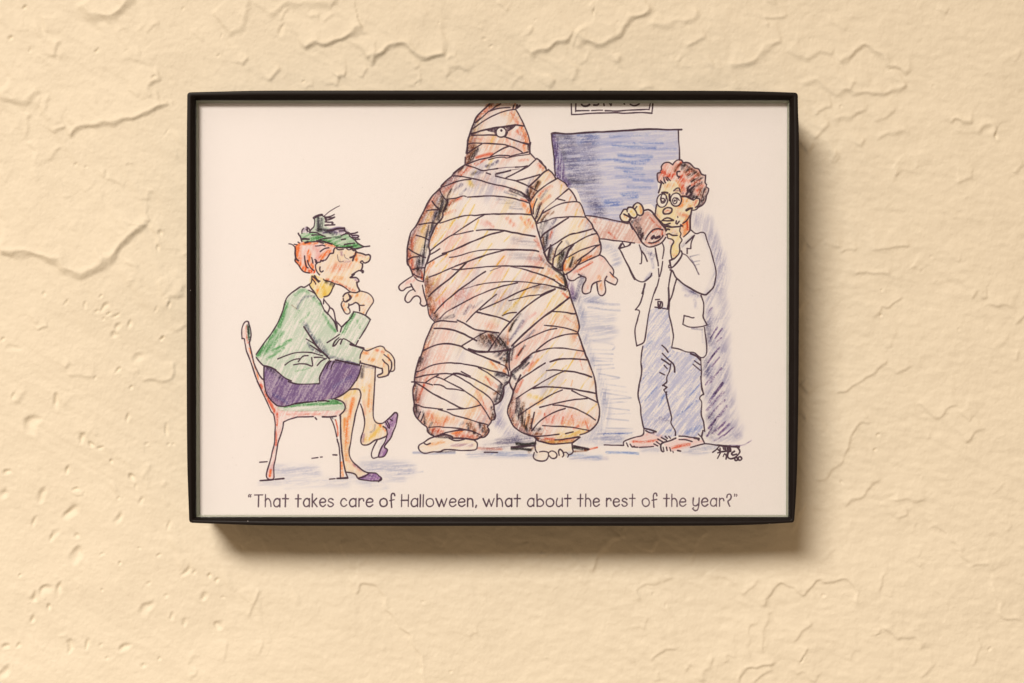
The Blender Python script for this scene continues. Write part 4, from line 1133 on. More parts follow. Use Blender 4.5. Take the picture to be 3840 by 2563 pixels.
dhair k 18 .85 70 M 1900,740 1880,860 1850,960
dhair n 14 .85 70 M 1820,720 1830,880
dhair k 18 .9 60 M 1640,740 1620,820 1720,880
dhair k 16 .85 80 M 1900,900 1850,1020 1800,1080
dhair K 9 .8 60 M 1550,700 1600,780
dhair k 12 .8 30 M 1540,890 1660,900 1760,900
dhair n 16 .6 35 M 1500,240 1700,360 1820,460
dhair n 14 .6 35 M 1480,330 1640,480 1720,600
dhair g 10 .45 30 M 1560,260 1740,380
dhair w 0 .0 0 M 0,0 1,1
fist o 9 .6 70 M 560,1090 580,1220
fist o 8 .5 60 M 230,1290 270,1320
fist y 9 .6 60 M 370,1200 420,1260
thumb y 14 .7 75 N 1300,640 1320,760
thumb o 10 .6 60 N 1280,820 1340,840
thumb P 10 .6 10 N 1230,340 1320,340
thumb m 9 .4 10 N 1260,400 1340,400
pants b 16 .35 50 P 1240,1030 1430,940
pants b 11 .4 30 P 940,1010 1000,1000
pants b 9 .5 50 P 820,640 900,480
pants g 13 .35 30 P 850,820 960,860
pants l 20 .4 50 P 780,900 960,780
pants b 9 .45 50 O 640,870 740,760
pants b 9 .35 50 O 900,1080 980,1000
pants b 8 .4 50 P 1280,480 1400,330
pants b 8 .4 50 P 1100,780 1380,560
pants b 8 .35 50 P 620,560 800,360
pants b 8 .35 50 O 600,1330 720,1200
dshoe1 r 9 .75 6 P 450,1160 600,1165 800,1140
dshoe2 r 11 .85 12 P 1030,1250 1150,1220 1270,1200
- P 12 .5 70 P 630,1050 740,1040
- W 26 .4 3 P 20,1060 220,1100
- W 26 .35 3 P 20,1130 260,1140
- b 8 .6 3 P 20,1050 420,1040
- W 26 .4 3 P 600,1270 800,1280
- W 30 .32 3 P 1300,1290 1640,1250
- W 26 .3 3 P 1200,1310 1500,1310
- W 22 .3 3 P 1500,1220 1640,1240
- l 26 .5 70 N 640,680 780,760 850,840
- g 12 .5 70 N 780,780 900,820
- l 11 .55 75 N 860,900 880,1060
- l 14 .5 60 N 830,1180 740,1290
- g 8 .7 40 N 850,1220 730,1320
- l 7 .8 75 N 720,1400 700,1500
- g 12 .45 45 N 1660,460 1450,640
- g 7 .6 60 N 1600,860 1700,1030 1770,1190
- g 6 .5 15 N 1610,850 1790,810
- g 6 .5 15 N 1650,960 1790,930
- g 6 .5 15 N 1690,1020 1780,1000
- l 9 .6 -30 N 1380,1340 1560,1480 1700,1560
- l 14 .45 -30 O 1180,20 1330,90
- g 10 .6 -25 O 1290,50 1430,120
- l 12 .5 50 O 1220,110 1400,130
- l 12 .45 70 O 1350,180 1370,290
- g 8 .6 -5 O 1310,595 1460,610
- l 7 .6 85 O 1460,620 1465,800
- P 14 .35 60 N 1180,480 1240,600
# shadow beside the man
- l 34 .36 75 N 1680,60 1720,250
- l 40 .36 75 N 1780,60 1850,300 1960,420
- l 36 .34 75 N 1960,120 2060,420 2120,700
- l 44 .40 72 N 2020,520 2140,800 2180,1050
- l 44 .40 72 N 2180,820 2260,1150 2200,1500
- l 40 .46 60 N 2120,1200 2080,1450 2000,1566
- l 44 .40 60 O 1700,60 1760,260 1780,420
- l 34 .55 60 O 1560,160 1560,330 1580,480
- l 36 .50 60 O 1600,480 1620,640 1600,800
- l 44 .42 60 O 1720,480 1780,700 1780,900
- g 26 .5 55 O 1540,540 1560,660 1560,800
- l 40 .55 55 O 1600,860 1580,1060 1560,1250
- l 46 .42 60 O 1740,900 1780,1100 1760,1350
- g 24 .5 55 O 1510,1060 1520,1260
- l 44 .55 55 P 1580,120 1600,330 1620,520
- l 46 .42 60 P 1780,100 1820,330 1880,560
- l 40 .55 55 P 1560,480 1620,700 1640,920
- l 50 .42 55 P 1800,500 1880,760 1960,960
- g 34 .5 50 P 1580,800 1620,980 1560,1060
- l 44 .46 50 P 1740,760 1840,920 1920,1040
- l 30 .42 30 P 1640,1130 1840,1120 2000,1080
- v 7 .65 52 O 1750,600 1650,740
- v 7 .65 52 O 1680,580 1580,740
- v 7 .55 52 O 1600,290 1530,370
- v 7 .65 52 O 1740,730 1640,820
- v 7 .7 52 O 1710,880 1600,1010
- v 8 .7 52 O 1640,960 1540,1100
- v 7 .6 52 O 1710,1020 1600,1150
- v 8 .75 52 O 1740,1180 1640,1300 1580,1400
- v 8 .7 52 O 1600,1300 1510,1420
- v 9 .85 52 O 1760,1400 1640,1560
- v 9 .8 52 P 1760,300 1660,440 1560,590
- v 9 .8 52 P 1770,430 1620,600 1530,700
- v 8 .7 52 P 1790,550 1650,690 1550,820
- v 9 .8 52 P 1820,640 1700,800 1600,920
- v 9 .75 52 P 1720,760 1560,960
- v 9 .85 52 P 1800,880 1680,980 1620,1040
- v 9 .75 52 P 1860,900 1700,1060
- v 8 .7 52 P 1600,960 1530,1080
- v 7 .6 52 P 1920,950 1780,1070
- v 7 .5 52 P 1780,1060 1640,1150
- v 6 .6 20 P 1860,1215 2060,1215 2180,1140
'''
# plaster ridges: tile, height, edge softness (mm), fall-off behind the edge (mm) | line with the raised side on its left
RIDGES = '''
1 1.2 1.2 7 530,20 590,90 650,135 720,150 790,125 850,75 920,-20
1 .5 .8 5 1440,75 1510,150 1570,210 1620,235 1680,180 1710,110 1725,-10
1 .6 1.0 7 1840,140 1900,80 1960,45 2060,40 2160,60 2360,10
1 1.0 .7 7 2080,365 2150,325 2190,305 2230,315 2347,260 2420,235 2470,245 2510,225
1 .7 .9 6 -20,620 60,690 120,690 190,690 280,625
1 .9 .7 6 470,950 540,900 600,870 700,860 800,830 900,800 1000,770 1100,755 1150,735
1 .5 .6 4 1040,680 1050,600 1075,560 1085,460
1 .4 .6 4 190,960 200,870 220,780
1 .35 .6 4 200,960 225,1040 245,1130
1 .5 .5 3 370,920 400,880 445,855
1 .4 .8 3 270,800 330,810 385,850
1 .5 .6 3 365,410 400,340 430,280
1 .4 .5 2.5 410,420 435,400 460,360
1 .5 .5 3 1645,460 1670,420 1695,380
1 .55 .5 3 1830,570 1890,500 1940,450
1 .45 .6 4 300,90 305,150 300,215
1 .3 .5 3 990,250 1060,200 1110,165
1 .4 .6 4 2295,610 2330,560 2360,520
1 .3 .5 3 355,1110 370,1060 405,1025
1 .3 .4 2 705,1195 722,1140
1 .4 .5 3 1035,1380 1045,1330 1065,1310
1 .5 .6 4 970,1570 985,1530 1030,1525
1 .3 .5 3 700,1190 760,1220 860,1300
1 .25 .5 3 840,430 950,420 1080,470
2 .5 .6 3 150,395 190,380 230,385
2 1.0 .7 7 190,450 250,390 310,360 370,330 440,325 500,350 560,400 640,405 720,405
2 .35 .5 3 145,540 170,500 195,450
2 .5 .5 4 710,530 770,465 830,490 890,525
2 .85 .7 6 1300,415 1360,365 1430,345 1510,300 1610,245
2 .85 .8 8 1590,245 1660,300 1740,310 1820,300 1900,250 1980,180 2050,110 2150,45
2 .4 .6 4 1565,570 1600,500 1630,420
2 .4 .5 3 1915,460 1935,420 1945,370
2 .5 .5 3 1400,620 1430,580 1450,540
2 .6 .5 3 -20,545 10,525 45,520
2 .55 1.0 5 2100,185 2200,205 2347,170 2410,140 2460,90 2490,30
2 .4 .6 3 1690,80 1740,95
2 .3 .5 3 490,485 530,470 555,445
2 .25 .5 3 1160,620 1240,540 1260,500
3 .5 .7 5 -20,335 60,320 120,300 180,265
3 .65 .9 6 310,465 380,470 430,465 500,420 570,360 640,320 710,295
3 .45 .6 5 720,365 800,385 850,405 900,375 960,365 1050,372
3 .7 .6 6 1090,450 1180,390 1200,340 1240,315 1300,350 1380,410 1440,470 1550,520
3 .5 .8 5 810,585 900,590 1000,630 1080,655 1170,635
3 .65 .7 6 1170,690 1220,650 1300,645 1400,660 1480,640 1560,590
3 .4 .5 3 1165,650 1175,600 1185,550
3 .4 .5 4 910,785 960,760 1030,752
3 .55 .6 4 1040,890 1110,830 1180,790 1280,748
3 .5 .6 4 915,970 960,910 1040,875
3 .4 .5 4 1300,850 1380,790 1470,735
3 .6 .6 4 1845,870 1890,820 1950,840 2010,862
3 .6 .7 4 2050,960 2070,900 2110,885 2140,935 2160,945
3 .4 .6 4 530,165 600,120 690,125
3 .4 .5 4 550,5 600,15 650,18
3 .4 .5 3 1225,1030 1270,950
3 .4 .6 4 1010,1105 1040,1100 1090,1045
3 .3 .4 4 1550,1060 1580,1110 1620,1175
3 .4 .5 4 1325,975 1400,920 1480,915 1570,920
3 .4 .6 3 580,215 600,190
3 .3 .6 5 1030,100 1030,150 1110,220
3 .4 .5 4 2290,1200 2330,1160 2347,1150
4 1.15 1.0 9 -30,185 90,190 200,195 260,195 330,220 400,255 470,300 540,325 610,330 670,310 740,230 820,140 900,60 990,-25
4 .4 .6 4 990,1090 1060,1050 1180,1050 1215,930
4 .5 .7 4 1180,570 1190,480 1230,470 1280,465
4 .3 .6 5 1000,0 1060,60 1080,180
4 .3 .5 4 1070,360 1110,430 1150,470
4 .3 .5 4 460,1010 540,1020 660,1040
4 .3 .5 4 1190,720 1280,690
5 .4 .5 4 950,132 1060,125 1110,128
5 .4 .5 4 1100,185 1150,150 1210,160
5 .45 .5 4 1270,162 1380,155 1440,130 1500,125 1570,125
5 .45 .5 4 1180,355 1240,310 1300,320 1440,340
5 .45 .5 5 1310,630 1350,560 1370,520 1440,530 1510,460
5 .5 .5 5 1050,1150 1140,1110 1200,1070 1260,1030 1340,980 1410,890
5 .35 .5 4 1380,835 1420,828 1460,832
5 .4 .5 3 1480,1005 1520,970 1560,935
5 .5 .5 5 1620,1180 1680,1250 1750,1300 1800,1260 1900,1248
5 .4 .6 4 1890,1275 1950,1310 1990,1335
5 .5 .5 5 1110,1570 1150,1440 1190,1370 1300,1315
5 .5 .5 5 1940,1470 2010,1420 2080,1400
5 .5 .5 5 1970,490 2030,450 2080,490 2110,480
5 .5 .5 5 2080,550 2150,550 2200,530 2280,558
5 .5 .5 5 2280,660 2320,620 2360,590
5 .35 .5 4 2285,920 2335,840
5 .4 .5 4 1570,265 1600,285 1640,320
5 .5 .5 3 805,180 840,110 870,160
5 .6 .5 3 800,1070 840,1100 870,1150
5 .5 .6 3 810,600 850,520 880,480
5 .3 .5 4 1890,240 1910,210
5 .25 .5 4 2160,850 2180,790 2240,760
5 .5 .5 3 830,1330 860,1290
6 .5 .4 4 1700,1135 1720,1060 1740,1000 1785,890
6 .3 .4 4 2210,560 2230,600 2260,700 2285,830
6 .3 .4 4 1270,1460 1330,1420 1400,1370
6 .35 .5 4 1290,1566 1340,1520 1360,1460
6 .3 .5 4 1530,1430 1540,1280
6 .3 .5 4 1640,920 1680,1000 1700,1040
6 .3 .5 4 1800,1430 1795,1320 1770,1270
6 .35 .5 3 1690,640 1720,615 1760,600
7 .4 .5 5 -10,590 40,700 65,800
7 .5 .5 6 45,840 100,950 130,890 170,880 240,910 300,1010 390,1130 450,1230 510,1320 560,1450 600,1580
7 .7 .8 6 1730,800 1760,700 1820,620 1920,550
7 .5 .6 4 1930,560 1960,520 2000,490
7 .4 .5 4 1285,690 1272,600
7 .7 .6 4 2130,670 2160,600 2190,575
7 .3 .5 4 1600,760 1640,830 1660,900
7 .4 .5 5 2025,1000 2060,920 2150,870 2230,870 2320,840
7 .45 .5 5 2150,1440 2200,1370 2250,1350 2300,1352
7 .3 .5 4 2175,1566 2165,1480
7 .35 .5 4 885,1270 910,1215 960,1218
7 .25 .5 4 2055,1210 2080,1150 2105,1100
7 .3 .4 3 2135,980 2145,930
7 .4 .5 4 680,650 700,610 720,600
7 .4 .6 4 1350,690 1400,720
8 .4 .5 4 910,190 990,150 1060,80 1120,-20
8 .5 .5 5 1110,370 1170,330 1230,280 1290,220 1360,130
8 .5 .5 5 1410,305 1480,320 1560,320 1670,295
8 .45 .5 3 1460,440 1500,405 1530,380
8 .4 .45 6 1680,490 1730,490 1800,545 1860,600 1920,690 1980,740 2010,760 2040,745 2110,765 2150,805
8 .35 .5 5 160,800 175,830 260,860 300,860 410,930 480,900 550,878
8 .6 .45 7 560,1070 590,970 650,890 700,905 780,910 840,945 880,900 950,860 980,890 1050,860 1110,880 1180,940 1200,1030
8 .45 .5 4 740,1285 800,1220 850,1170 900,1125
8 .5 .5 5 1340,1175 1420,1215 1490,1250 1580,1260 1650,1370
8 .35 .5 5 1350,990 1380,890 1400,830 1450,798
8 .5 .5 6 2080,915 2140,950 2190,1080 2240,1140 2360,1168
8 .3 .5 5 1680,865 1760,960 1840,1035
8 .65 .5 6 380,1580 430,1470 500,1460 570,1440 650,1415
8 .45 .5 4 460,1580 560,1500 630,1462
8 .4 .5 4 130,1560 190,1420 225,1365
8 .4 .5 4 -10,1505 60,1470 130,1560
8 .4 .5 4 770,1535 830,1495 890,1555
8 .3 .4 4 535,1380 560,1200 615,1060
8 .3 .4 4 425,1410 470,1200 530,1145
8 .5 .5 3 815,1420 835,1370 855,1320
8 .25 .5 4 2005,1440 2030,1330 2045,1240
8 .4 .5 3 1300,1250 1330,1210 1345,1175
8 .35 .5 4 305,1440 300,1390 365,1388
8 .4 .7 5 60,750 100,640 165,520
8 .5 .7 5 780,540 790,430 860,300
8 .3 .5 4 1660,780 1690,740
8 .2 .4 4 1650,700 1665,600
8 .3 .5 5 1170,1420 1190,1360 1230,1350
8 .3 .5 5 1640,1540 1740,1440
'''
# dimples: tile | x,y,half length,half width,depth(mm)[,angle]
PITS = '''
6 480,400,85,34,.42 280,270,60,28,.32 530,680,64,30,.36 820,440,52,26,.3 1010,1050,60,28,.3,50 230,960,44,32,.34,40 330,940,42,30,.34,45 410,930,50,22,.3 370,560,42,18,.3 240,450,38,14,.26 460,95,40,18,.34 910,165,26,18,.4,110 530,220,26,16,.3 1165,480,34,16,.24 340,1045,28,22,.34,100 225,1135,28,16,.3 1080,700,22,14,.24 1270,790,40,18,.28 1320,800,26,12,.22 1420,835,32,20,.32,70 1480,870,26,14,.32 1390,970,36,18,.3,20 820,760,14,12,.34 480,1310,42,20,.3 580,1310,34,16,.26 680,1310,26,16,.2,40 870,1320,40,28,.34,30 110,1310,28,16,.26 20,1310,34,20,.3,40 40,1500,60,20,.32 1190,1135,28,18,.24 1270,1145,38,16,.24 1510,1170,36,18,.3 120,830,20,12,.3 712,930,14,12,.32 50,125,34,26,.34,10 20,260,40,20,.32 770,50,16,12,.3 985,330,34,18,.26 700,680,16,10,.16 800,295,16,10,.2,90 950,220,20,12,.2,110 1000,870,24,12,.2 1150,980,24,12,.18 990,1440,24,14,.2 1100,1380,18,12,.22 710,1390,18,12,.18 1540,955,22,12,.22,20 520,545,26,18,.22 970,640,18,12,.18
4 450,490,38,12,.3 700,480,22,10,.26 600,530,18,10,.22 720,550,36,14,.28 670,570,26,14,.2,20 770,585,30,12,.28 820,600,34,13,.28 900,660,36,16,.28 820,695,30,16,.26 735,640,22,12,.22 790,740,34,16,.24,0 1115,780,22,15,.4 800,980,22,14,.32 1090,150,30,18,.3,100 950,900,56,40,.2,20 395,1190,46,24,.34,70 225,1350,60,46,.42,50 560,1450,44,22,.36 635,1485,26,20,.34,20 690,1505,24,16,.28 880,1285,34,18,.28 1145,1390,36,14,.28,80 20,790,22,16,.3 300,460,20,14,.2 1180,540,24,12,.28 1100,45,22,16,.3 910,1105,22,12,.26,90 660,1035,20,12,.2 100,1150,26,14,.22,80 1060,540,34,10,.2 1020,1490,20,14,.16 1165,1470,14,10,.2 1200,1465,14,10,.2 110,830,60,20,.14,20 1160,500,14,10,.2
1 45,260,26,18,.34,20 200,320,18,10,.2 1500,385,24,10,.22 2095,555,14,10,.3 660,340,30,12,.26 1040,540,20,14,.2 1130,910,30,8,.16,55 1300,90,18,10,.2 520,1120,18,10,.2 590,1140,18,10,.2 170,50,20,12,.3 900,340,24,8,.12 1520,260,24,10,.16 1950,210,40,14,.2,65
2 1020,340,18,12,.22 1330,155,18,10,.16 960,270,18,10,.16 1740,90,14,10,.24 1800,620,14,10,.2 660,150,14,10,.14 520,580,20,10,.2 1900,160,14,8,.12
3 870,265,12,9,.2 1100,740,14,10,.2 2170,935,20,14,.3 1690,590,14,10,.14 1440,500,14,12,.2 2000,60,10,8,.1
7 755,1480,14,10,.24,0 920,1440,10,8,.14 570,1000,12,8,.14 2225,1020,14,9,.22,90 1130,1210,12,8,.1 2140,960,10,8,.2
8 960,980,18,9,.2,10 1090,200,14,10,.26 820,1400,20,13,.34 1310,1240,12,10,.24 2105,1340,24,8,.24,40 1640,120,12,8,.12
5 1360,410,14,10,.3 1355,600,14,12,.3 1910,690,12,8,.2 1310,1530,18,10,.3 1340,1435,16,10,.24,20 1710,190,12,8,.16
'''

# ------------------------------------------------------------------ materials
def new_mat(name):
    m = bpy.data.materials.new(name)
    m.use_nodes = True
    return m, m.node_tree, m.node_tree.nodes['Principled BSDF']


def plain(name, col, rough, spec=0.5):
    m, nt, b = new_mat(name)
    b.inputs['Base Color'].default_value = (*col, 1)
    b.inputs['Roughness'].default_value = rough
    b.inputs['Specular IOR Level'].default_value = spec
    return m, nt, b


# wall paint: cream with faint mottling and a fine roller grain
wall_mat, nt, b = plain('cream_wall_paint', (0.72, 0.64, 0.50), 0.62, 0.3)
tc = nt.nodes.new('ShaderNodeTexCoord')
n1 = nt.nodes.new('ShaderNodeTexNoise'); n1.inputs['Scale'].default_value = 9; n1.inputs['Detail'].default_value = 4
n2 = nt.nodes.new('ShaderNodeTexNoise'); n2.inputs['Scale'].default_value = 950; n2.inputs['Detail'].default_value = 4; n2.inputs['Roughness'].default_value = 0.62
mix = nt.nodes.new('ShaderNodeMixRGB')
mix.inputs[1].default_value = (0.733, 0.670, 0.545, 1); mix.inputs[2].default_value = (0.700, 0.630, 0.506, 1)
bump = nt.nodes.new('ShaderNodeBump'); bump.inputs['Strength'].default_value = 0.42; bump.inputs['Distance'].default_value = 0.00045
nt.links.new(tc.outputs['Object'], n1.inputs['Vector'])
nt.links.new(tc.outputs['Object'], n2.inputs['Vector'])
nt.links.new(n1.outputs['Fac'], mix.inputs[0])
nt.links.new(mix.outputs[0], b.inputs['Base Color'])
nt.links.new(n2.outputs['Fac'], bump.inputs['Height'])
nt.links.new(bump.outputs[0], b.inputs['Normal'])

# black plastic moulding, lightly scuffed with dust specks
frame_mat, nt, b = plain('black_plastic', (0.007, 0.0042, 0.0038), 0.40, 0.2)
tc = nt.nodes.new('ShaderNodeTexCoord')
n1 = nt.nodes.new('ShaderNodeTexNoise'); n1.inputs['Scale'].default_value = 260; n1.inputs['Detail'].default_value = 6
rr = nt.nodes.new('ShaderNodeMapRange'); rr.inputs[3].default_value = 0.34; rr.inputs[4].default_value = 0.55
vor = nt.nodes.new('ShaderNodeTexVoronoi'); vor.inputs['Scale'].default_value = 190
lt = nt.nodes.new('ShaderNodeMath'); lt.operation = 'LESS_THAN'; lt.inputs[1].default_value = 0.035
sel = nt.nodes.new('ShaderNodeSeparateColor')
gt = nt.nodes.new('ShaderNodeMath'); gt.operation = 'GREATER_THAN'; gt.inputs[1].default_value = 0.7
mul = nt.nodes.new('ShaderNodeMath'); mul.operation = 'MULTIPLY'
mx = nt.nodes.new('ShaderNodeMixRGB'); mx.inputs[1].default_value = (0.007, 0.0042, 0.0038, 1); mx.inputs[2].default_value = (0.35, 0.32, 0.3, 1)
nt.links.new(tc.outputs['Object'], n1.inputs['Vector']); nt.links.new(tc.outputs['Object'], vor.inputs['Vector'])
nt.links.new(n1.outputs['Fac'], rr.inputs[0]); nt.links.new(rr.outputs[0], b.inputs['Roughness'])
nt.links.new(vor.outputs['Distance'], lt.inputs[0]); nt.links.new(vor.outputs['Color'], sel.inputs[0])
nt.links.new(sel.outputs[0], gt.inputs[0]); nt.links.new(lt.outputs[0], mul.inputs[0]); nt.links.new(gt.outputs[0], mul.inputs[1])
nt.links.new(mul.outputs[0], mx.inputs[0]); nt.links.new(mx.outputs[0], b.inputs['Base Color'])

edge_mat, _, _ = plain('ground_glass_edge', (0.36, 0.38, 0.305), 0.3, 0.4)
card_mat, _, _ = plain('grey_card', (0.25, 0.22, 0.18), 0.9, 0.2)

# clear picture glass: lets light straight through, mirrors a little at the surface
glass_mat = bpy.data.materials.new('picture_glass'); glass_mat.use_nodes = True
nt = glass_mat.node_tree; nt.nodes.clear()
out = nt.nodes.new('ShaderNodeOutputMaterial')
tr = nt.nodes.new('ShaderNodeBsdfTransparent'); tr.inputs[0].default_value = (0.975, 0.985, 0.975, 1)
gl = nt.nodes.new('ShaderNodeBsdfGlossy'); gl.inputs['Roughness'].default_value = 0.02
fr = nt.nodes.new('ShaderNodeFresnel'); fr.inputs['IOR'].default_value = 1.45
ms = nt.nodes.new('ShaderNodeMixShader')
nt.links.new(fr.outputs[0], ms.inputs[0]); nt.links.new(tr.outputs[0], ms.inputs[1]); nt.links.new(gl.outputs[0], ms.inputs[2])
nt.links.new(ms.outputs[0], out.inputs[0])

# the print
PAPER_ENC = np.array([0.972, 0.941, 0.960], np.float32)
art = paint_print()
img = bpy.data.images.new('cartoon_print', CW, CH, alpha=False)
buf = np.ones((CH, CW, 4), np.float32)
buf[..., :3] = (art * PAPER_ENC)[::-1]
img.pixels.foreach_set(buf.ravel())
img.update(); img.pack()
print_mat, nt, b = plain('printed_paper', (0.8, 0.8, 0.8), 0.6, 0.25)
ti = nt.nodes.new('ShaderNodeTexImage'); ti.image = img; ti.interpolation = 'Linear'; ti.extension = 'EXTEND'
nt.links.new(ti.outputs[0], b.inputs['Base Color'])


# ------------------------------------------------------------------ mesh helpers
def mesh_obj(name, verts, faces, mat, parent=None, smooth=False):
    me = bpy.data.meshes.new(name)
    me.from_pydata([tuple(map(float, v)) for v in verts], [], faces)
    me.materials.append(mat)
    if smooth:
        me.polygons.foreach_set('use_smooth', [True] * len(me.polygons))
    me.update()
    o = bpy.data.objects.new(name, me)
    COL.objects.link(o)
    if parent:
        o.parent = parent
    return o


def ring(name, loops, mat, parent, smooth=True, closed=True):
    n = len(loops[0])
    verts = [v for l in loops for v in l]
    faces = []
    m = len(loops)
    for j in range(m if closed else m - 1):
        k = (j + 1) % m
        for i in range(n):
            i2 = (i + 1) % n
            faces.append((j * n + i, j * n + i2, k * n + i2, k * n + i))
    return mesh_obj(name, verts, faces, mat, parent, smooth)


# ------------------------------------------------------------------ the plastered wall
WPX = PX * (ZF + DEPTH) / ZF
WT = {'1': (0, 0), '2': (1280, 0), '3': (2560, 0), '4': (0, 855), '5': (2560, 855), '6': (0, 1708), '7': (1280, 1708), '8': (2560, 1708)}
WS = 1.834
STEP = 0.36e-3


def wall_xy(t, s):
    o = WT[t]
    q = np.array([[float(k) for k in z.split(',')] for z in s.split()])
    return np.stack([(o[0] + q[:, 0] / WS - 1920) * WPX, (1281.5 - (o[1] + q[:, 1] / WS)) * WPX], 1)


def build_wall():
    nx, nz = 968, 652
    xs = (np.arange(nx) - (nx - 1) / 2) * STEP
    zs = (np.arange(nz) - (nz - 1) / 2) * STEP
    x0, z0 = xs[0], zs[0]
    H = np.zeros((nz, nx), np.float32)
    mm = 1e-3

    def win(p, pad):
        a = max(int((p[:, 0].min() - pad - x0) / STEP), 0); b_ = min(int((p[:, 0].max() + pad - x0) / STEP) + 2, nx)
        c = max(int((p[:, 1].min() - pad - z0) / STEP), 0); d = min(int((p[:, 1].max() + pad - z0) / STEP) + 2, nz)
        return a, b_, c, d

    warp = 0.55 * mm * np.stack([noise_field(nz, nx, 0, 4, 4, 901), noise_field(nz, nx, 0, 4, 4, 902)])
    lines = RIDGES.strip().splitlines()
    rr = np.random.default_rng(21)
    for _ in range(230):
        x, y = rr.uniform(0, 3840), rr.uniform(0, 2563)
        if 720 < x < 2940 and 360 < y < 1900:
            continue
        calm = x > 2400 and y > 700 or y > 2050
        if calm and rr.uniform() < 0.75:
            continue
        th = math.radians(rr.choice([52, 60, 40, 15, -35]) + rr.normal(0, 10))
        L = rr.uniform(18, 75)
        q = [(x + (k - 1.5) / 3 * L * math.cos(th) + rr.normal(0, 4), y - (k - 1.5) / 3 * L * math.sin(th) + rr.normal(0, 4)) for k in range(4)]
        lines.append('%d ' % (1) + '%.2f %.2f %.1f ' % (rr.uniform(.1, .2) if calm else rr.uniform(.14, .42), rr.uniform(.2, .3) if calm else rr.uniform(.35, .6), rr.uniform(1.5, 4)) + ' '.join('%.0f,%.0f' % (a_ * WS, b2 * WS) for a_, b2 in q))
    for line in lines:
        w = line.split()
        t, hgt, soft, decay = w[0], float(w[1]) * mm * (0.82 if w[0] in '1234' else 0.70), float(w[2]) * mm * (1.3 if w[0] in '1234' else 0.85), float(w[3]) * mm
        p = smooth_line(wall_xy(t, ' '.join(w[4:])) / mm, False, 0.3) * mm
        a, b_, c, d = win(p, decay * 2.5)
        if a >= b_ or c >= d:
            continue
        X = (xs[None, a:b_] + warp[0, c:d, a:b_]).astype(np.float32)
        Z = (zs[c:d, None] + warp[1, c:d, a:b_]).astype(np.float32)
        best = np.full(X.shape, 1e9, np.float32); sg = np.zeros_like(best); tp = np.zeros_like(best)
        seg = np.hypot(*np.diff(p, axis=0).T); cum = np.concatenate([[0], np.cumsum(seg)]); tot = cum[-1]
        for i in range(len(seg)):
            ax, az = p[i]; dx, dz = p[i + 1] - p[i]
            L = dx * dx + dz * dz + 1e-12
            tt = np.clip(((X - ax) * dx + (Z - az) * dz) / L, 0, 1)
            ex, ez = X - ax - tt * dx, Z - az - tt * dz
            dd = np.hypot(ex, ez)
            side = np.sign(dx * (Z - az) - dz * (X - ax))
            m = dd < best
            best = np.where(m, dd, best); sg = np.where(m, side, sg); tp = np.where(m, (cum[i] + tt * seg[i]) / tot, tp)
        s = best * sg
        tf = min(0.2, 2.2 * mm / tot)
        taper = sstep(0, tf, tp) * sstep(0, tf, 1 - tp)
        prof = sstep(-soft, soft, s) * np.exp(-np.maximum(s, 0) / decay) * (1 - sstep(decay * 1.6, decay * 2.5, best))
        lip = 0.25 * np.exp(-((s - soft) / (0.7 * mm)) ** 2)
        H[c:d, a:b_] += hgt * taper * (prof + lip)
    for line in PITS.strip().splitlines():
        w = line.split()
        t = w[0]
        for q in w[1:]:
            v = [float(k) for k in q.split(',')]
            (px, pz), = wall_xy(t, f'{v[0]},{v[1]}')
            ln, wd = v[2] / WS * WPX, v[3] / WS * WPX
            dep = v[4] * mm * 1.6
            ang = math.radians(v[5] if len(v) > 5 else 60)
            r = 3 * ln
            a, b_, c, d = win(np.array([[px, pz]]), r)
            if a >= b_ or c >= d:
                continue
            X = xs[None, a:b_] + warp[0, c:d, a:b_] - px; Z = zs[c:d, None] + warp[1, c:d, a:b_] - pz
            u_ = X * math.cos(ang) + Z * math.sin(ang); v_ = -X * math.sin(ang) + Z * math.cos(ang)
            e = np.sqrt((u_ / ln) ** 2 + (v_ / wd) ** 2)
            # steeper on the upper left, running out shallow to the lower right
            sh = (X * 0.6 - Z * 0.8) / np.maximum(wd, ln * 0.5)
            H[c:d, a:b_] += -1.15 * dep * (1 - sstep(0.15, 1.25, e)) * (1 - 0.35 * np.clip(sh, -1, 1)) + 0.10 * dep * np.exp(-((e - 1.35) / 0.4) ** 2)
    # trowel drag lines, roller stipple, slow undulation
    XX = np.linspace(0, 1, nx)[None, :]; ZZ = np.linspace(1, 0, nz)[:, None]   # ZZ 0 = top
    slow = noise_field(nz, nx, 20, 70, 45, 11)
    mid = noise_field(nz, nx, 45, 22, 11, 12)
    drag = noise_field(nz, nx, 55, 13, 2.1, 13)
    drag2 = noise_field(nz, nx, 30, 14, 1.8, 14)
    fleck = noise_field(nz, nx, 58, 5.5, 2.4, 15)
    stip = noise_field(nz, nx, 8, 3.2, 1.7, 16)
    stip2 = noise_field(nz, nx, 0, 1.5, 1.3, 17)
    patch = sstep(-0.9, 0.9, noise_field(nz, nx, 40, 60, 35, 18))
    patch2 = sstep(-0.3, 1.2, noise_field(nz, nx, 40, 60, 40, 19))
    dragw = patch * (1 - 0.75 * sstep(0.05, 0.75, XX * 0.8 + ZZ * 0.7))
    stipw = 0.35 + 0.65 * sstep(0.35, 0.75, XX * 0.75 + ZZ * 0.3)
    wob = noise_field(nz, nx, 30, 9, 6, 20)
    H += mm * (0.06 * wob + 0.22 * slow + 0.15 * mid + 0.105 * dragw * drag + 0.04 * (1 - patch) * drag2
               + 0.15 * patch2 * np.clip(fleck - 1.1, 0, 2) - 0.10 * patch * np.clip(-fleck - 1.4, 0, 2)
               + 0.045 * stipw * stip + 0.020 * stip2)
    # borders: the same plaster carried on, coarser, out to a full wall
    mstep = 3.4e-3
    k = 80
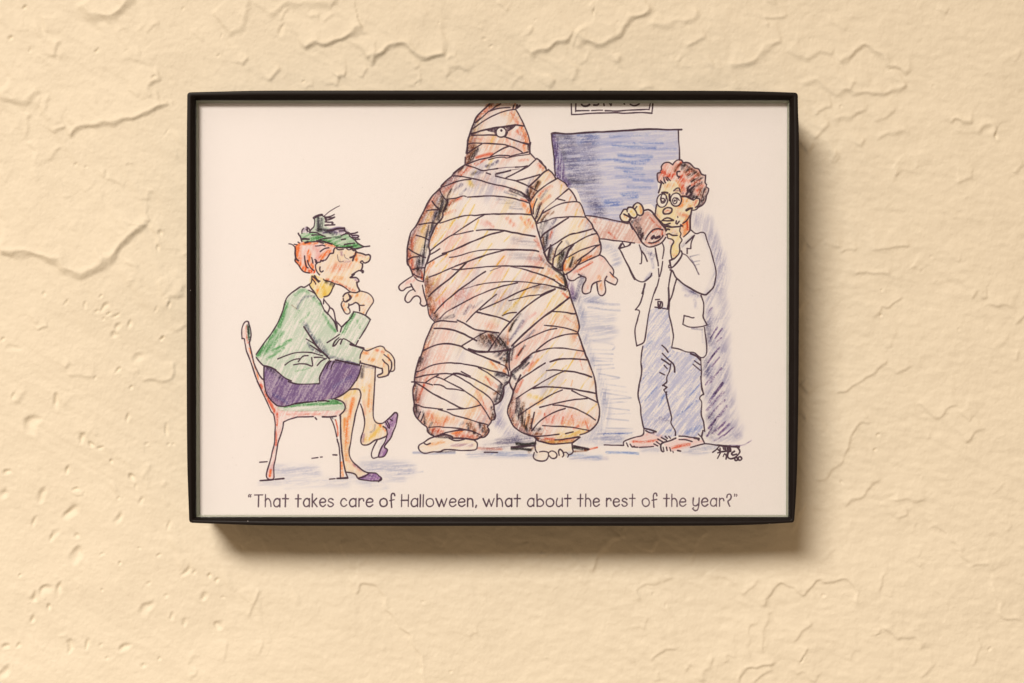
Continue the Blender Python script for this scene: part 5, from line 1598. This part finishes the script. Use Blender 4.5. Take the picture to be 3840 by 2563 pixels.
    mi = (np.arange(1, k + 1) * mstep / STEP).astype(int)
    ix = np.concatenate([mi[::-1], np.arange(nx), nx - 1 - mi]); iz = np.concatenate([mi[::-1], np.arange(nz), nz - 1 - mi])
    ex = np.concatenate([xs[0] - mstep * np.arange(k, 0, -1), xs, xs[-1] + mstep * np.arange(1, k + 1)])
    ez = np.concatenate([zs[0] - mstep * np.arange(k, 0, -1), zs, zs[-1] + mstep * np.arange(1, k + 1)])
    ix = np.abs(ix) % nx; iz = np.abs(iz) % nz
    Hf = H[iz][:, ix]
    far = np.array([0.6, 1.0, 1.7])
    ex = np.concatenate([-far[::-1], ex, far]); ez = np.concatenate([-far[::-1], ez, far])
    Hf = np.pad(Hf, 3, mode='edge')
    NX, NZ = len(ex), len(ez)
    co = np.empty((NZ, NX, 3), np.float32)
    co[..., 0] = ex[None, :]; co[..., 2] = ez[:, None]; co[..., 1] = -Hf
    i = np.arange(NX - 1)[None, :] + NX * np.arange(NZ - 1)[:, None]
    quads = np.stack([i, i + 1, i + NX + 1, i + NX], -1).reshape(-1, 4)
    # thickness: a skirt back to a rear face
    rim = np.concatenate([np.arange(NX), NX * np.arange(1, NZ) + NX - 1, NX * (NZ - 1) + np.arange(NX - 2, -1, -1), NX * np.arange(NZ - 2, 0, -1)])
    rc = co.reshape(-1, 3)[rim].copy(); rc[:, 1] = 0.12
    base = NX * NZ
    rn = len(rim)
    j = np.arange(rn); j2 = (j + 1) % rn
    skirt = np.stack([rim[j2], rim[j], base + j, base + j2], 1)
    V = np.vstack([co.reshape(-1, 3), rc]).astype(np.float32)
    Q = np.vstack([quads, skirt]).astype(np.int32)
    me = bpy.data.meshes.new('wall')
    me.vertices.add(len(V)); me.vertices.foreach_set('co', V.ravel())
    me.loops.add(Q.size); me.loops.foreach_set('vertex_index', Q.ravel())
    me.polygons.add(len(Q)); me.polygons.foreach_set('loop_start', np.arange(0, Q.size, 4, dtype=np.int32))
    sm = np.ones(len(Q), bool); sm[len(quads):] = False
    me.polygons.foreach_set('use_smooth', sm)
    me.materials.append(wall_mat)
    me.update(calc_edges=True); me.validate()
    o = bpy.data.objects.new('wall', me)
    COL.objects.link(o)
    o['kind'] = 'structure'
    o['label'] = 'cream painted wall with hand trowelled plaster ridges, dimples and drag marks'
    return o


build_wall()

# ------------------------------------------------------------------ the picture frame
root = bpy.data.objects.new('picture_frame', None)
root.empty_display_size = 0.05
root.location = (CX, CY, CZ)
root.rotation_euler = (TILT, 0, 0)
COL.objects.link(root)
root['label'] = 'small black plastic picture frame holding a cartoon print, on the wall'
root['category'] = 'picture frame'

# outer outline, clockwise from the top left corner, as measured (the sides bow out a little)
top = [(715, 346.4), (770, 345), (850, 343), (960, 340.5), (1200, 339.6), (1850, 339.5), (2450, 340), (2700, 340.8), (2800, 342), (2900, 344.6), (2979, 347.4)]
right = [(2992.6, 361), (2993.5, 420), (2996, 480), (2997.6, 560), (2998, 700), (2997.2, 1100), (2995.5, 1450), (2992.5, 1650), (2989, 1790), (2984.5, 1880), (2979.5, 1948)]
bottom = [(2966, 1961.3), (2900, 1965.5), (2800, 1970.2), (2650, 1973), (2300, 1973.8), (1850, 1973.8), (1350, 1973.8), (1080, 1973), (960, 1971), (850, 1967), (722, 1962)]
left = [(708.6, 1948), (706.5, 1890), (704, 1820), (701.3, 1720), (699.6, 1500), (699.2, 1100), (699.4, 700), (700, 520), (700.8, 430), (701.5, 360)]
inner_c = [(733.5, 376), (2961, 376), (2957.5, 1940.5), (735, 1940.5)]


def corner(a, b, c, n=6):
    t = np.linspace(0, 1, n + 2)[1:-1][:, None]
    a, b, c = map(np.array, (a, b, c))
    return (1 - t) ** 2 * a + 2 * t * (1 - t) * b + t ** 2 * c


outer, inner = [], []
sides = [top, right, bottom, left]
ctrl = [(2992.3, 347.8), (2978.6, 1961.4), (709, 1962), (701.6, 346.6)]
for k, sd in enumerate(sides):
    p = smooth_line(sd, False, 40)
    A, B = np.array(inner_c[k], float), np.array(inner_c[(k + 1) % 4], float)
    ax = 0 if k % 2 == 0 else 1
    t = np.clip((p[:, ax] - A[ax]) / (B[ax] - A[ax]), 0.0009, 0.9991)[:, None]
    t = np.maximum.accumulate(t)
    outer.append(p); inner.append(A + (B - A) * t)
    nxt = sides[(k + 1) % 4][0]
    cc = corner(p[-1], ctrl[k], nxt)
    outer.append(cc)
    C = np.array(inner_c[(k + 2) % 4], float)
    a_ = B + (A - B) * 0.0009; c_ = B + (C - B) * 0.0009
    inner.append(corner(a_, B, c_))
outer = np.vstack(outer); inner = np.vstack(inner)


def to_m(p, yl):
    x, z = to_frame(p[:, 0], p[:, 1], yl)
    return np.stack([x, z], 1)


OM = to_m(outer, 0.0003)
IM = to_m(inner, 0.0016)


def loop(f, y):
    q = OM + (IM - OM) * f
    return np.stack([q[:, 0], np.full(len(q), y), q[:, 1]], 1)


mmv = 1e-3
prof = [(0.14, 23.6), (0.0, 1.2), (0.0, 0.55), (0.035, 0.2), (0.10, 0.03), (0.18, 0.0), (0.42, 0.0), (0.50, 0.04), (0.56, 0.14), (0.95, 1.35), (1.0, 1.6), (1.0, 2.1), (1.0, 23.4), (0.9, 23.6)]
moulding = ring('moulding', [loop(f, y * mmv) for f, y in prof], frame_mat, root)
em = moulding.modifiers.new('edges', 'EDGE_SPLIT'); em.split_angle = math.radians(50)

gz0, gz1 = IM[:, 1].min() + 5e-5, IM[:, 1].max() - 5e-5
gx0, gx1 = IM[:, 0].min() + 5e-5, IM[:, 0].max() - 5e-5


def slab(name, y0, y1, mat, parent, grow=0.0):
    xa, xb, za, zb = gx0 - grow, gx1 + grow, gz0 - grow, gz1 + grow
    v = [(xa, y0, za), (xb, y0, za), (xb, y0, zb), (xa, y0, zb), (xa, y1, za), (xb, y1, za), (xb, y1, zb), (xa, y1, zb)]
    f = [(0, 1, 2, 3), (5, 4, 7, 6), (4, 0, 3, 7), (1, 5, 6, 2), (3, 2, 6, 7), (4, 5, 1, 0)]
    return mesh_obj(name, v, f, mat, parent)


glass = slab('glass', 2.15 * mmv, 4.3 * mmv, glass_mat, root)
# pale green ground edge of the pane, seen as a thin band just inside the lip
def gloop(ins, y):
    a, b_ = ins, ins * 0.55                      # the pane sits a little low and to the right
    c = np.array([[gx0 + a, gz1 - a], [gx1 - b_, gz1 - a], [gx1 - b_, gz0 + b_], [gx0 + a, gz0 + b_]])
    return np.stack([c[:, 0], np.full(4, y), c[:, 1]], 1)


ring('glass_edge', [gloop(0.0, 2.25 * mmv), gloop(0.6 * mmv, 4.2 * mmv), gloop(0.0, 4.25 * mmv)], edge_mat, glass, smooth=False)

pr = slab('print', PRINT_Y, PRINT_Y + 0.3 * mmv, print_mat, root)
uv = pr.data.uv_layers.new(name='print')
for poly in pr.data.polygons:
    for li in poly.loop_indices:
        v = pr.data.vertices[pr.data.loops[li].vertex_index].co
        if poly.index == 0:
            uv.data[li].uv = ((v.x + 0.09) / (CW * 0.08e-3), (v.z + 0.0645) / (CH * 0.08e-3) + (CH * 0.08e-3 - 0.129) / (CH * 0.08e-3))
        else:
            uv.data[li].uv = (0.02, 0.5)
slab('backing_board', PRINT_Y + 0.5 * mmv, PRINT_Y + 2.6 * mmv, card_mat, root)
